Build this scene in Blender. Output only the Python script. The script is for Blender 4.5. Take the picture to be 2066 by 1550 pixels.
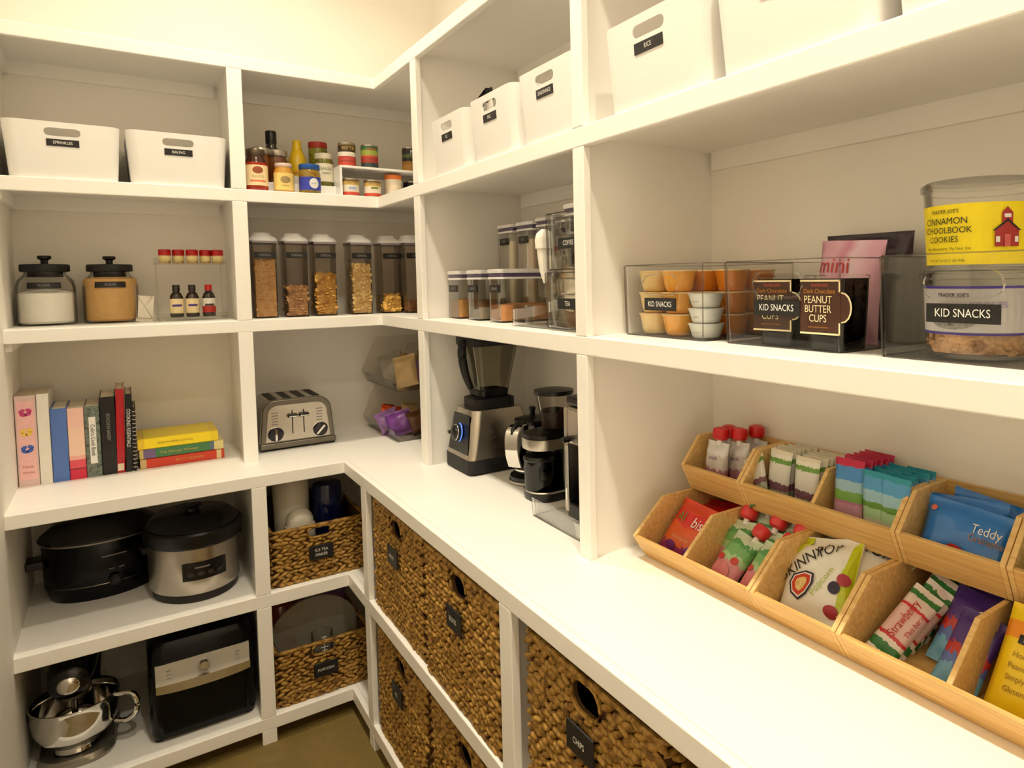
import bpy, bmesh, math, random
from mathutils import Matrix, Vector
random.seed(7)
PI = math.pi
scene = bpy.context.scene
C = scene.collection
for _o in list(bpy.data.objects):
    bpy.data.objects.remove(_o)

# ------------------------------------------------------------------ camera, world, exposure
cam_d = bpy.data.cameras.new('camera'); cam = bpy.data.objects.new('camera', cam_d); C.objects.link(cam)
scene.camera = cam
F_PX, PX, PY = 1385.776, 1278.04, 639.33          # focal length and principal point of a 2066 x 1550 picture
cam_d.sensor_fit = 'HORIZONTAL'; cam_d.sensor_width = 36.0
cam_d.lens = F_PX * 36.0 / 2066
cam_d.shift_x = (1033 - PX) / 2066; cam_d.shift_y = (PY - 775) / 2066
cam_d.clip_start = 0.02
_yaw, _pit, _rol = [math.radians(a) for a in (-36.693, -3.1617, -0.8358)]
_f = Vector((-math.sin(_yaw) * math.cos(_pit), math.cos(_yaw) * math.cos(_pit), math.sin(_pit)))
_r = Vector((math.cos(_yaw), math.sin(_yaw), 0)); _u = _r.cross(_f)
_r2 = math.cos(_rol) * _r + math.sin(_rol) * _u; _u2 = -math.sin(_rol) * _r + math.cos(_rol) * _u
cam.matrix_world = Matrix(((_r2.x, _u2.x, -_f.x, -0.8147), (_r2.y, _u2.y, -_f.y, -2.7411), (_r2.z, _u2.z, -_f.z, 1.5447), (0, 0, 0, 1)))

world = bpy.data.worlds.new('world'); scene.world = world; world.use_nodes = True
world.node_tree.nodes['Background'].inputs[0].default_value = (1, .85, .62, 1)
world.node_tree.nodes['Background'].inputs[1].default_value = 0.02
scene.view_settings.view_transform = 'Standard'; scene.view_settings.look = 'None'
scene.view_settings.gamma = 1.0; scene.view_settings.use_curve_mapping = False
scene.view_settings.exposure = -2.42
_cy = scene.cycles
_cy.transparent_max_bounces = 26; _cy.max_bounces = 7; _cy.diffuse_bounces = 6; _cy.glossy_bounces = 3; _cy.transmission_bounces = 3
_cy.caustics_reflective = False; _cy.caustics_refractive = False; _cy.use_adaptive_sampling = True; _cy.adaptive_threshold = .12; _cy.adaptive_min_samples = 10
LAMP_COLOR = (1.0, .895, .70)
LAMP_POWER = 70.0
CEIL = 3.3
LAMP_SPOTS = [(-.47, -.44), (-.47, -1.62), (-.47, -2.8)]

# ------------------------------------------------------------------ helpers
def lin(c):
    return tuple((x / 255 / 12.92) if x / 255 <= .04045 else ((x / 255 + .055) / 1.055) ** 2.4 for x in c[:3])

MATS = {}
def mat(name, col=(200, 200, 200), rough=.5, metal=0.0, var=.06, scale=40, bump=0.0, bscale=None, spec=.5, emit=0, coat=0):
    if name in MATS: return MATS[name]
    m = bpy.data.materials.new(name); m.use_nodes = True; nt = m.node_tree; b = nt.nodes['Principled BSDF']
    tc = nt.nodes.new('ShaderNodeTexCoord'); nz = nt.nodes.new('ShaderNodeTexNoise'); nz.inputs['Scale'].default_value = scale; nz.inputs['Detail'].default_value = 1
    nt.links.new(tc.outputs['Object'], nz.inputs['Vector'])
    mx = nt.nodes.new('ShaderNodeMix'); mx.data_type = 'RGBA'
    l = lin(col); k1, k2 = 1 - var, 1 + var
    mx.inputs[6].default_value = (*[x * k1 for x in l], 1); mx.inputs[7].default_value = (*[min(1, x * k2) for x in l], 1)
    nt.links.new(nz.outputs['Fac'], mx.inputs[0]); nt.links.new(mx.outputs[2], b.inputs['Base Color'])
    b.inputs['Roughness'].default_value = rough; b.inputs['Metallic'].default_value = metal
    b.inputs['Specular IOR Level'].default_value = spec
    if coat: b.inputs['Coat Weight'].default_value = coat
    if emit:
        b.inputs['Emission Color'].default_value = (*l, 1); b.inputs['Emission Strength'].default_value = emit
    if bump:
        n2 = nt.nodes.new('ShaderNodeTexNoise'); n2.inputs['Scale'].default_value = bscale or scale * 3; n2.inputs['Detail'].default_value = 4
        nt.links.new(tc.outputs['Object'], n2.inputs['Vector'])
        bp = nt.nodes.new('ShaderNodeBump'); bp.inputs['Strength'].default_value = bump; bp.inputs['Distance'].default_value = .002
        nt.links.new(n2.outputs['Fac'], bp.inputs['Height']); nt.links.new(bp.outputs['Normal'], b.inputs['Normal'])
    MATS[name] = m; return m

def clear(name, tint=(245, 243, 240), gloss=.35, rough=.03, base=.012):
    """thin clear plastic or glass: see-through with a glossy film"""
    if name in MATS: return MATS[name]
    m = bpy.data.materials.new(name); m.use_nodes = True; nt = m.node_tree
    nt.nodes.remove(nt.nodes['Principled BSDF']); out = nt.nodes['Material Output']
    t = nt.nodes.new('ShaderNodeBsdfTransparent'); t.inputs[0].default_value = (*lin(tint), 1)
    g = nt.nodes.new('ShaderNodeBsdfGlossy'); g.inputs['Roughness'].default_value = rough
    lw = nt.nodes.new('ShaderNodeLayerWeight'); lw.inputs['Blend'].default_value = gloss
    ml = nt.nodes.new('ShaderNodeMath'); ml.operation = 'MULTIPLY_ADD'; ml.inputs[1].default_value = .7; ml.inputs[2].default_value = base
    mx = nt.nodes.new('ShaderNodeMixShader')
    nt.links.new(lw.outputs['Fresnel'], ml.inputs[0]); nt.links.new(ml.outputs[0], mx.inputs[0])
    nt.links.new(t.outputs[0], mx.inputs[1]); nt.links.new(g.outputs[0], mx.inputs[2]); nt.links.new(mx.outputs[0], out.inputs['Surface'])
    MATS[name] = m; return m

def frosted(name, col, alpha=.48, rough=.35):
    if name in MATS: return MATS[name]
    m = mat(name, col, rough); m.node_tree.nodes['Principled BSDF'].inputs['Alpha'].default_value = alpha; return m

def bands(name, stops, rough=.35, axis=2, spec=.5, blend=False, wob=0.0):
    """printed wrapper: colour bands along one axis of the object's box, stops = [(from, colour), ...]"""
    if name in MATS: return MATS[name]
    m = bpy.data.materials.new(name); m.use_nodes = True; nt = m.node_tree; b = nt.nodes['Principled BSDF']
    tc = nt.nodes.new('ShaderNodeTexCoord'); sp = nt.nodes.new('ShaderNodeSeparateXYZ'); nt.links.new(tc.outputs['Generated'], sp.inputs[0])
    rp = nt.nodes.new('ShaderNodeValToRGB'); rp.color_ramp.interpolation = 'LINEAR' if blend else 'CONSTANT'
    src = sp.outputs[axis]
    if wob:
        nz = nt.nodes.new('ShaderNodeTexNoise'); nz.inputs['Scale'].default_value = 9; nt.links.new(tc.outputs['Generated'], nz.inputs['Vector'])
        ma = nt.nodes.new('ShaderNodeMath'); ma.operation = 'MULTIPLY_ADD'; ma.inputs[1].default_value = wob; nt.links.new(nz.outputs['Fac'], ma.inputs[0])
        s2 = nt.nodes.new('ShaderNodeMath'); s2.operation = 'SUBTRACT'; nt.links.new(src, s2.inputs[0]); s2.inputs[1].default_value = wob * .5
        nt.links.new(s2.outputs[0], ma.inputs[2]); src = ma.outputs[0]
    nt.links.new(src, rp.inputs[0])
    el = rp.color_ramp.elements
    while len(el) > 1: el.remove(el[-1])
    el[0].position = stops[0][0]; el[0].color = (*lin(stops[0][1]), 1)
    for p, c in stops[1:]:
        e = el.new(p); e.color = (*lin(c), 1)
    nt.links.new(rp.outputs[0], b.inputs['Base Color']); b.inputs['Roughness'].default_value = rough; b.inputs['Specular IOR Level'].default_value = spec
    MATS[name] = m; return m

def mottled(name, cols, scale=12, rough=.5, bump=.3):
    """printed or food-like surface: patches of several colours"""
    if name in MATS: return MATS[name]
    m = bpy.data.materials.new(name); m.use_nodes = True; nt = m.node_tree; b = nt.nodes['Principled BSDF']
    tc = nt.nodes.new('ShaderNodeTexCoord'); nz = nt.nodes.new('ShaderNodeTexNoise'); nz.inputs['Scale'].default_value = scale; nz.inputs['Detail'].default_value = 4
    nt.links.new(tc.outputs['Object'], nz.inputs['Vector']); rp = nt.nodes.new('ShaderNodeValToRGB'); nt.links.new(nz.outputs['Fac'], rp.inputs[0])
    el = rp.color_ramp.elements; n = len(cols)
    while len(el) > 1: el.remove(el[-1])
    el[0].position = .3; el[0].color = (*lin(cols[0]), 1)
    for i, c in enumerate(cols[1:], 1):
        e = el.new(.3 + .4 * i / (n - 1)); e.color = (*lin(c), 1)
    nt.links.new(rp.outputs[0], b.inputs['Base Color']); b.inputs['Roughness'].default_value = rough
    if bump:
        bp = nt.nodes.new('ShaderNodeBump'); bp.inputs['Strength'].default_value = bump; bp.inputs['Distance'].default_value = .003
        nt.links.new(nz.outputs['Fac'], bp.inputs['Height']); nt.links.new(bp.outputs['Normal'], b.inputs['Normal'])
    MATS[name] = m; return m

def wood(name, c1, c2, axis=0, rough=.42):
    if name in MATS: return MATS[name]
    m = bpy.data.materials.new(name); m.use_nodes = True; nt = m.node_tree; b = nt.nodes['Principled BSDF']
    tc = nt.nodes.new('ShaderNodeTexCoord'); mp = nt.nodes.new('ShaderNodeMapping'); nt.links.new(tc.outputs['Object'], mp.inputs[0])
    s = [130, 130, 130]; s[axis] = 7; mp.inputs['Scale'].default_value = s
    nz = nt.nodes.new('ShaderNodeTexNoise'); nz.inputs['Scale'].default_value = 1; nz.inputs['Detail'].default_value = 5; nt.links.new(mp.outputs[0], nz.inputs['Vector'])
    rp = nt.nodes.new('ShaderNodeValToRGB'); rp.color_ramp.elements[0].position = .3; rp.color_ramp.elements[1].position = .7
    rp.color_ramp.elements[0].color = (*lin(c1), 1); rp.color_ramp.elements[1].color = (*lin(c2), 1)
    nt.links.new(nz.outputs['Fac'], rp.inputs[0]); nt.links.new(rp.outputs[0], b.inputs['Base Color']); b.inputs['Roughness'].default_value = rough
    MATS[name] = m; return m

def spline(pts, r, k=4):
    P = [Vector(p) for p in pts]; n = len(P); rr = list(r) if isinstance(r, (list, tuple)) else [r] * n; o = []; q = []
    for i in range(n - 1):
        a, b, c, d = P[max(i - 1, 0)], P[i], P[i + 1], P[min(i + 2, n - 1)]
        for j in range(k):
            t = j / k; o.append(.5 * ((2 * b) + (c - a) * t + (2 * a - 5 * b + 4 * c - d) * t * t + (3 * b - a - 3 * c + d) * t ** 3)); q.append(rr[i] * (1 - t) + rr[i + 1] * t)
    return o + [P[-1]], q + [rr[-1]]

class MB:
    """collects shapes and links them as ONE mesh object"""
    def __init__(s): s.v = []; s.f = []; s.sm = []
    def add(s, vs, fs, smooth=False):
        o = len(s.v); s.v += [tuple(v) for v in vs]; s.f += [tuple(i + o for i in f) for f in fs]; s.sm += [smooth] * len(fs); return s
    def box(s, x0, x1, y0, y1, z0, z1):
        return s.add([(x0, y0, z0), (x1, y0, z0), (x1, y1, z0), (x0, y1, z0), (x0, y0, z1), (x1, y0, z1), (x1, y1, z1), (x0, y1, z1)],
                     [(3, 2, 1, 0), (4, 5, 6, 7), (0, 1, 5, 4), (1, 2, 6, 5), (2, 3, 7, 6), (3, 0, 4, 7)])
    def rings(s, rings, cap0=True, cap1=True, smooth=True, closed=False):
        n = len(rings[0]); vs = [p for r in rings for p in r]; fs = []
        m = len(rings)
        for i in range(m if closed else m - 1):
            a, b = i * n, ((i + 1) % m) * n
            fs += [(a + j, a + (j + 1) % n, b + (j + 1) % n, b + j) for j in range(n)]
        if not closed:
            if cap0: fs.append(tuple(range(n - 1, -1, -1)))
            if cap1: fs.append(tuple((m - 1) * n + j for j in range(n)))
        return s.add(vs, fs, smooth)
    def lathe(s, prof, n=28, cx=0, cy=0, sx=1, sy=1, cap0=True, cap1=True, smooth=True):
        return s.rings([[(cx + r * sx * math.cos(2 * PI * j / n), cy + r * sy * math.sin(2 * PI * j / n), z) for j in range(n)] for r, z in prof], cap0, cap1, smooth)
    def tube(s, pts, r, n=8, closed=False, smooth=True):
        if len(pts) > 3 and len(pts) < 10 and not closed: pts, r = spline(pts, r)
        pts = [Vector(p) for p in pts]; R = []; up = Vector((0, 0, 1)); m = len(pts)
        for i, p in enumerate(pts):
            t = (pts[(i + 1) % m] - pts[i - 1]) if closed else (pts[min(i + 1, m - 1)] - pts[max(i - 1, 0)])
            t.normalize(); a = t.cross(up)
            if a.length < .1: a = t.cross(Vector((1, 0, 0)))
            a.normalize(); b = t.cross(a).normalized(); rr = r[i] if isinstance(r, (list, tuple)) else r
            R.append([tuple(p + rr * (math.cos(2 * PI * j / n) * a - math.sin(2 * PI * j / n) * b)) for j in range(n)])
        return s.rings(R, smooth=smooth, closed=closed)
    def prism(s, poly, a, b, axis='y', smooth=False):
        """poly of 2-D points extruded from a to b; axis y: (x,z), axis x: (y,z), axis z: (x,y)"""
        def P(q, t): return (q[0], t, q[1]) if axis == 'y' else (t, q[0], q[1]) if axis == 'x' else (q[0], q[1], t)
        return s.rings([[P(q, a) for q in poly], [P(q, b) for q in poly]], smooth=smooth)
    def ball(s, c, r, nu=8, nv=5, M=None):
        vs = [(0, 0, -1)]
        for i in range(1, nv):
            t = -PI / 2 + PI * i / nv
            vs += [(math.cos(t) * math.cos(2 * PI * j / nu), math.cos(t) * math.sin(2 * PI * j / nu), math.sin(t)) for j in range(nu)]
        vs.append((0, 0, 1)); fs = [(0, 1 + (j + 1) % nu, 1 + j) for j in range(nu)]
        for i in range(nv - 2):
            a, b = 1 + i * nu, 1 + (i + 1) * nu
            fs += [(a + j, a + (j + 1) % nu, b + (j + 1) % nu, b + j) for j in range(nu)]
        a = 1 + (nv - 2) * nu; fs += [(a + j, a + (j + 1) % nu, len(vs) - 1) for j in range(nu)]
        r = r if isinstance(r, (list, tuple)) else (r, r, r); out = []
        for v in vs:
            q = Vector((v[0] * r[0], v[1] * r[1], v[2] * r[2]))
            if M is not None: q = M @ q
            out.append((q.x + c[0], q.y + c[1], q.z + c[2]))
        return s.add(out, fs, True)
    def mesh(s, name='m'):
        me = bpy.data.meshes.new(name); me.from_pydata(s.v, [], s.f); me.update()
        bm = bmesh.new(); bm.from_mesh(me); bmesh.ops.recalc_face_normals(bm, faces=bm.faces); bm.to_mesh(me); bm.free()
        me.polygons.foreach_set('use_smooth', s.sm)
        return me
    def build(s, name, m, parent=None, loc=(0, 0, 0), rot=(0, 0, 0), bevel=0, ang=40, seg=2, label=None, kind=None):
        return link(name, s.mesh(name), m, parent, loc, rot, bevel, ang, seg, label, kind)

def link(name, me, m, parent=None, loc=(0, 0, 0), rot=(0, 0, 0), bevel=0, ang=40, seg=2, label=None, kind=None):
    if m is not None:
        me.materials.clear(); me.materials.append(m)
    if any(p.use_smooth for p in me.polygons): me.set_sharp_from_angle(angle=math.radians(ang))
    o = bpy.data.objects.new(name, me); C.objects.link(o); o.parent = parent; o.location = loc; o.rotation_euler = rot
    if bevel:
        b = o.modifiers.new('bevel', 'BEVEL'); b.width = bevel; b.segments = seg; b.limit_method = 'ANGLE'; b.angle_limit = math.radians(38); b.harden_normals = False
    if label: o['label'] = label
    if kind: o['kind'] = kind
    return o

def thing(name, label, cat, loc=(0, 0, 0), rotz=0.0, group=None, rot=None):
    o = bpy.data.objects.new(name, None); C.objects.link(o); o.empty_display_size = .02
    o.location = loc; o.rotation_euler = rot or (0, 0, rotz)
    return tag(o, label, cat, group)
def tag(o, label, cat, group=None):
    o['label'] = label; o['category'] = cat
    if group: o['group'] = group
    return o
def dup(root, label, loc=None, rot=None, group=None, scale=None):
    r = root.copy(); C.objects.link(r); r['label'] = label
    if loc is not None: r.location = loc
    if rot is not None: r.rotation_euler = rot
    if group: r['group'] = group
    if scale: r.scale = scale
    for ch in list(root.children):
        c = ch.copy(); C.objects.link(c); c.parent = r
        for g in list(ch.children):
            d = g.copy(); C.objects.link(d); d.parent = c
    return r
def child(root, name):
    return [c for c in root.children if c.name.split('.')[0] == name]
RB = -PI / 2                                        # things on the run along the side wall face -x

def rrect(w, d, r, n=4, cx=0, cy=0):
    pts = []
    for qx, qy, a0 in ((1, 1, 0), (-1, 1, 90), (-1, -1, 180), (1, -1, 270)):
        for i in range(n + 1):
            a = math.radians(a0 + 90 * i / n)
            pts.append((cx + qx * (w / 2 - r) + r * math.cos(a), cy + qy * (d / 2 - r) + r * math.sin(a)))
    return pts
def ring(w, d, r, z, n=4, cx=0, cy=0): return [(x, y, z) for x, y in rrect(w, d, r, n, cx, cy)]

# lettering: flat glyph meshes, made once for every word used
WORDS = ['A B', 'Al', 'BAKING', 'BEANS', 'BETTY CROCKER', 'BOUCHON BAKERY', 'BOXES', 'BREAD', 'BUTTER', 'Barilla', 'CEREAL', 'CHIPS', 'CINNAMON', 'COCOA', 'COFFEE', 'COOKIES', 'COOKING ESSENTIALS', 'CUPS', "Colin's Cook Book", 'DUNK', 'Dark Chocolate', 'FLOUR', 'Family', 'GRAHAM', 'Gluten free bar', 'GoGo', 'Grahams', 'HUNTS', 'Honey, Ginger', 'ICE', 'ICE TEA', 'KEBAR', 'KID SNACKS', 'M', 'MAILLE', 'MAKER', 'MISC', 'MUSTARD', 'Mezzetta', 'More Elementary, My Dear Joe', 'NET WT 16 OZ (1 LB) 454g', 'NUTS', 'OAT', 'OATS', 'PAPER', 'PASTA', 'PEANUT', 'PET', 'POP', 'POPCORN', 'Peanut, Almond', 'Popcorn', "RAO'S", 'RICE', 'RO*TEL', 'Recipes', 'SALSA', 'SALT', 'SCHOOLBOOK', 'SEASONINGS', 'SKINNY', 'SOUTHERN LIVING', 'SPRINKLES', 'SUGAR', 'Simply delicious', 'Strawberry', 'TEA', "TRADER JOE'S", 'Teddy', 'The Pioneer Woman', 'This bar is', 'VANILLA', 'VERDE', 'bis', 'fruit snacks', 'made with dark chocolate', 'mallows', 'mini', 'snack']
GLYPH = {}
_tmp = []
for _w in WORDS:
    _c = bpy.data.curves.new('glyph', 'FONT'); _c.body = _w; _c.size = 1; _c.align_x = 'CENTER'; _c.align_y = 'CENTER'; _c.resolution_u = 3
    _c.space_line = .95
    _o = bpy.data.objects.new('glyph', _c); C.objects.link(_o); _tmp.append((_w, _o))
_dg = bpy.context.evaluated_depsgraph_get()
for _w, _o in _tmp:
    _m = bpy.data.meshes.new_from_object(_o.evaluated_get(_dg))
    GLYPH[_w] = ([tuple(v.co) for v in _m.vertices], [tuple(p.vertices) for p in _m.polygons]); bpy.data.meshes.remove(_m)
for _w, _o in _tmp:
    _c = _o.data; bpy.data.objects.remove(_o); bpy.data.curves.remove(_c)

def letters(txt, size, m, parent, x=0, z=0, y=0, fy=None, wrap=None, sx=1.0, rot=0.0, off=.0008, name='lettering'):
    """words in the plane facing -y at (x, z); fy(x,z): surface to lie on; wrap: radius of a can or jar to bend round"""
    vs, fs = GLYPH[txt]; out = []; c, s = math.cos(rot), math.sin(rot)
    for a, b, _ in vs:
        a *= size * sx; b *= size; X = x + a * c - b * s; Z = z + a * s + b * c
        if wrap: out.append(((wrap + off) * math.sin(X / wrap), -(wrap + off) * math.cos(X / wrap), Z))
        else: out.append((X, (fy(X, Z) if fy else y) - off, Z))
    b_ = MB(); b_.add(out, fs); return link(name, _flat(b_), m, parent)
def _flat(b):
    me = bpy.data.meshes.new('flat'); me.from_pydata(b.v, [], b.f); me.update(); return me
def patch(poly, m, parent, fy=None, y=0, off=.0006, name='print', wrap=None, n=6, label=None):
    """a printed shape (convex outline of (x,z)) lying on a surface: concentric rings so that it follows curves"""
    cx = sum(p[0] for p in poly) / len(poly); cz = sum(p[1] for p in poly) / len(poly); k = len(poly); vs = []; fs = []
    pts = []
    for i in range(1, n + 1):
        for p in poly: pts.append((cx + (p[0] - cx) * i / n, cz + (p[1] - cz) * i / n))
    pts.append((cx, cz))
    for X, Z in pts:
        if wrap: vs.append(((wrap + off) * math.sin(X / wrap), -(wrap + off) * math.cos(X / wrap), Z))
        else: vs.append((X, (fy(X, Z) if fy else y) - off, Z))
    for i in range(n - 1):
        fs += [(i * k + j, i * k + (j + 1) % k, (i + 1) * k + (j + 1) % k, (i + 1) * k + j) for j in range(k)]
    fs += [(len(pts) - 1, j, (j + 1) % k) for j in range(k)]
    b = MB(); b.add(vs, fs, True); return link(name, _flat(b), m, parent, label=label)
def ell(cx, cz, rx, rz, n=18, rot=0): 
    return [(cx + rx * math.cos(2 * PI * i / n) * math.cos(rot) - rz * math.sin(2 * PI * i / n) * math.sin(rot), cz + rx * math.cos(2 * PI * i / n) * math.sin(rot) + rz * math.sin(2 * PI * i / n) * math.cos(rot)) for i in range(n)]
def rect(x0, x1, z0, z1, n=6):
    a = [(x0 + (x1 - x0) * i / n, z0) for i in range(n)] + [(x1, z0 + (z1 - z0) * i / n) for i in range(n)]
    return a + [(x1 - (x1 - x0) * i / n, z1) for i in range(n)] + [(x0, z1 - (z1 - z0) * i / n) for i in range(n)]
def arc_label(r, z0, z1, a0, a1, m, parent, n=16, name='label', off=.0006, r1=None):
    """paper label bent round a jar; angles in degrees, 0 = front"""
    r1 = r if r1 is None else r1; vs = []
    for i in range(n + 1):
        a = math.radians(a0 + (a1 - a0) * i / n)
        vs += [((r + off) * math.sin(a), -(r + off) * math.cos(a), z0), ((r1 + off) * math.sin(a), -(r1 + off) * math.cos(a), z1)]
    b = MB(); b.add(vs, [(2 * i, 2 * i + 2, 2 * i + 3, 2 * i + 1) for i in range(n)], True); return link(name, _flat(b), m, parent)

def cut(me, cutters):
    """holes: boolean difference, evaluated once"""
    o = bpy.data.objects.new('cut', me); C.objects.link(o); cs = []
    for cm in cutters:
        c = bpy.data.objects.new('cutter', cm); C.objects.link(c); cs.append(c)
        b = o.modifiers.new('b', 'BOOLEAN'); b.operation = 'DIFFERENCE'; b.object = c; b.solver = 'EXACT'
    dg = bpy.context.evaluated_depsgraph_get(); r = bpy.data.meshes.new_from_object(o.evaluated_get(dg))
    bpy.data.objects.remove(o)
    for c in cs: bpy.data.objects.remove(c)
    return r
def stadium(w, h, cz, n=6):
    r = h / 2; pts = []
    for s, a0 in ((1, -90), (-1, 90)):
        for i in range(n + 1):
            a = math.radians(a0 + 180 * i / n); pts.append((s * (w / 2 - r) + r * math.cos(a), cz + r * math.sin(a)))
    return pts

# ------------------------------------------------------------------ holed shapes, made while the scene is still small
def shell(w0, d0, w1, d1, h, t, r, n=5, lip=0.0, dy=0.0):
    """open box, outer w0 x d0 at the bottom, w1 x d1 at the top; front bottom edge at y = 0"""
    b = MB(); cy = d0 / 2
    rs = [ring(w0, d0, r, 0, n, 0, cy), ring(w1, d1, r, h, n, 0, cy), ring(w1 - 2 * t, d1 - 2 * t, max(r - t, .001), h, n, 0, cy), ring(w0 - 2 * t, d0 - 2 * t, max(r - t, .001), t, n, 0, cy)]
    b.rings(rs); return b.mesh('shell')
def slot_cutter(w, h, cz, y0, y1):
    return MB().prism(stadium(w, h, cz), y0, y1, 'y').mesh('slot')
BIN_W, BIN_H = .284, .170
ME_BIN = cut(shell(.262, .345, BIN_W, .367, BIN_H, .003, .032, 6), [slot_cutter(.088, .024, .140, -.08, .06)])
ME_CLEAR = cut(shell(.262, .27, .268, .276, .155, .003, .012, 4), [slot_cutter(.110, .040, .112, -.05, .03)])
ME_CLEAR_S = cut(shell(.225, .27, .23, .276, .140, .003, .012, 4), [slot_cutter(.085, .034, .106, -.05, .03)])

# ------------------------------------------------------------------ shared materials
PAINT = mat('white_paint', (247, 244, 238), .42, var=.015, scale=6)
WALLP = mat('wall_paint', (245, 240, 231), .6, var=.02, scale=5, bump=.12, bscale=260)
CEILP = mat('ceiling_paint', (247, 244, 238), .8, var=.02, bump=.1, bscale=200)
FLOORM = mottled('floor_concrete', [(104, 86, 44), (122, 102, 54), (112, 94, 48), (130, 110, 62)], 5, .5, .05)
WPLAST = mat('white_plastic', (236, 234, 230), .35, var=.01)
BLACKL = mat('black_label', (22, 20, 20), .45, var=.1)
WHITEP = mat('white_print', (238, 236, 230), .6, var=.02)
GREYP = mat('grey_print', (150, 146, 140), .6)
BLACKP = mat('black_plastic', (12, 11, 11), .3, var=.1, spec=.5)
BLACKM = mat('matte_black', (16, 15, 15), .6, var=.1)
STEEL = mat('brushed_steel', (196, 188, 176), .28, 1.0, var=.05, scale=90)
CHROME = mat('chrome', (225, 222, 216), .08, 1.0, var=.02)
DKSTEEL = mat('dark_steel', (120, 114, 104), .35, 1.0, var=.06)
ACRYL = clear('clear_acrylic', (254, 254, 253), .14)
GLASS = clear('clear_glass', (254, 254, 253), .10)
SMOKE = clear('smoked_plastic', (243, 240, 237), .09)
BAMBOO = wood('bamboo', (204, 160, 92), (232, 192, 122), 0)
BAMBOO_E = wood('bamboo_edge', (214, 172, 104), (238, 202, 136), 0)
RATTAN = mottled('water_hyacinth', [(88, 58, 12), (138, 98, 26), (184, 142, 66), (114, 78, 18)], 48, .6, .3)
RATTAN_D = mat('basket_inner', (84, 54, 20), .8)

# ------------------------------------------------------------------ the room
XW, YW, XL, YF = .39, .396, -1.1007, -3.5
def struct(o): o['kind'] = 'structure'; return o
def plainbox(name, m, *b, bevel=0, parent=None): return MB().box(*b).build(name, m, parent, bevel=bevel)
struct(plainbox('floor', FLOORM, XL - .1, XW + .1, YF - .1, YW + .1, -.1, 0))
struct(plainbox('ceiling', CEILP, XL - .1, XW + .1, YF - .1, YW + .1, CEIL, CEIL + .1))
struct(plainbox('wall_back', WALLP, XL - .1, XW + .1, YW, YW + .1, 0, CEIL))
struct(plainbox('wall_right', WALLP, XW, XW + .1, YF, YW, 0, CEIL))
struct(plainbox('wall_left', WALLP, XL - .1, XL, YF, YW, 0, CEIL))
struct(plainbox('wall_front', WALLP, XL - .1, XW + .1, YF - .1, YF, 0, CEIL))

def lamp(x, y, i):
    lab = ['recessed ceiling light above the inner corner of the shelves', 'recessed ceiling light in the middle of the ceiling', 'recessed ceiling light nearest the way in'][i]
    t = thing('recessed_light', lab, 'ceiling light', (x, y, CEIL), group='recessed ceiling lights')
    MB().lathe([(.075, -.0), (.095, -.001), (.095, -.006), (.072, -.004), (.066, 0)], 32, cap0=False, cap1=False).build('trim_ring', WPLAST, t)
    d = MB().lathe([(.0005, -.001), (.068, -.001)], 32, cap0=False, cap1=False).build('lens', mat('lamp_lens', (255, 238, 205), .5, emit=6), t)
    ld = bpy.data.lights.new('bulb', 'AREA'); ld.shape = 'DISK'; ld.size = .13; ld.energy = LAMP_POWER * (.86, 1.0, 1.3)[i]; ld.color = LAMP_COLOR; ld.spread = math.radians(128)
    lo = bpy.data.objects.new('bulb', ld); C.objects.link(lo); lo.parent = t; lo.location = (0, 0, -.012)
for i, (x, y) in enumerate(LAMP_SPOTS): lamp(x, y, i)

# ------------------------------------------------------------------ built-in shelving
T0, T1 = 2.2873, 2.3305
S2B, S2 = 1.8337, 1.8769
S3B, S3 = 1.3775, 1.4191
CB, CT = .8750, .9160
L1B, L1 = .4674, .5115
L0B, L0 = .0473, .0909
YE = -2.95                                           # end of the run along the side wall
TR = .019                                            # thickness of face trim
EX = .2115                                           # how far the counter and the base stand out
def ell_board(name, parent, x0, front, ztop, zbot, fx):
    """L-shaped board with its front trim: front edge at y = front, side run's edge at x = fx"""
    poly = [(XL, YW), (XL, front + TR), (fx + TR, front + TR), (fx + TR, YE), (XW, YE), (XW, YW)]
    o = MB().prism(poly, ztop - .021, ztop, 'z').build(name, PAINT, parent)
    tp = [(XL, front + TR), (XL, front), (fx, front), (fx, YE), (fx + TR, YE), (fx + TR, front + TR)]
    MB().prism(tp, zbot, ztop, 'z').build('edge_trim', PAINT, o, bevel=.0025)
    return o
def cleats(parent, z, y_stops, a_stops, t=.012, hgt=.046):
    for a, b in a_stops: MB().box(a, b, YW - t, YW, z - hgt, z).build('cleat', PAINT, parent)
    for a, b in y_stops: MB().box(XW - t, XW, a, b, z - hgt, z).build('cleat', PAINT, parent)
    MB().box(XL, XL + .016, .03, YW - t, z - hgt, z).build('cleat', PAINT, parent)
up = thing('shelving_unit', 'tall white painted wall shelving with square bays around the room corner', 'shelving')
A1 = (-.4924, -.4467); B1 = (-.4570, -.4028); B2 = (-1.4742, -1.4299); B3 = (-2.79, -2.745)
for zt, zb in ((T1, T0), (S2, S2B), (S3, S3B)):
    s = ell_board('shelf_board', up, 0, 0, zt, zb, 0)
    cleats(up, zt - .021, [(B1[1], YW - .012), (B2[1], B1[0]), (B3[1], B2[0])], [(XL + .016, A1[0]), (A1[1], XW - .012)])
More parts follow.
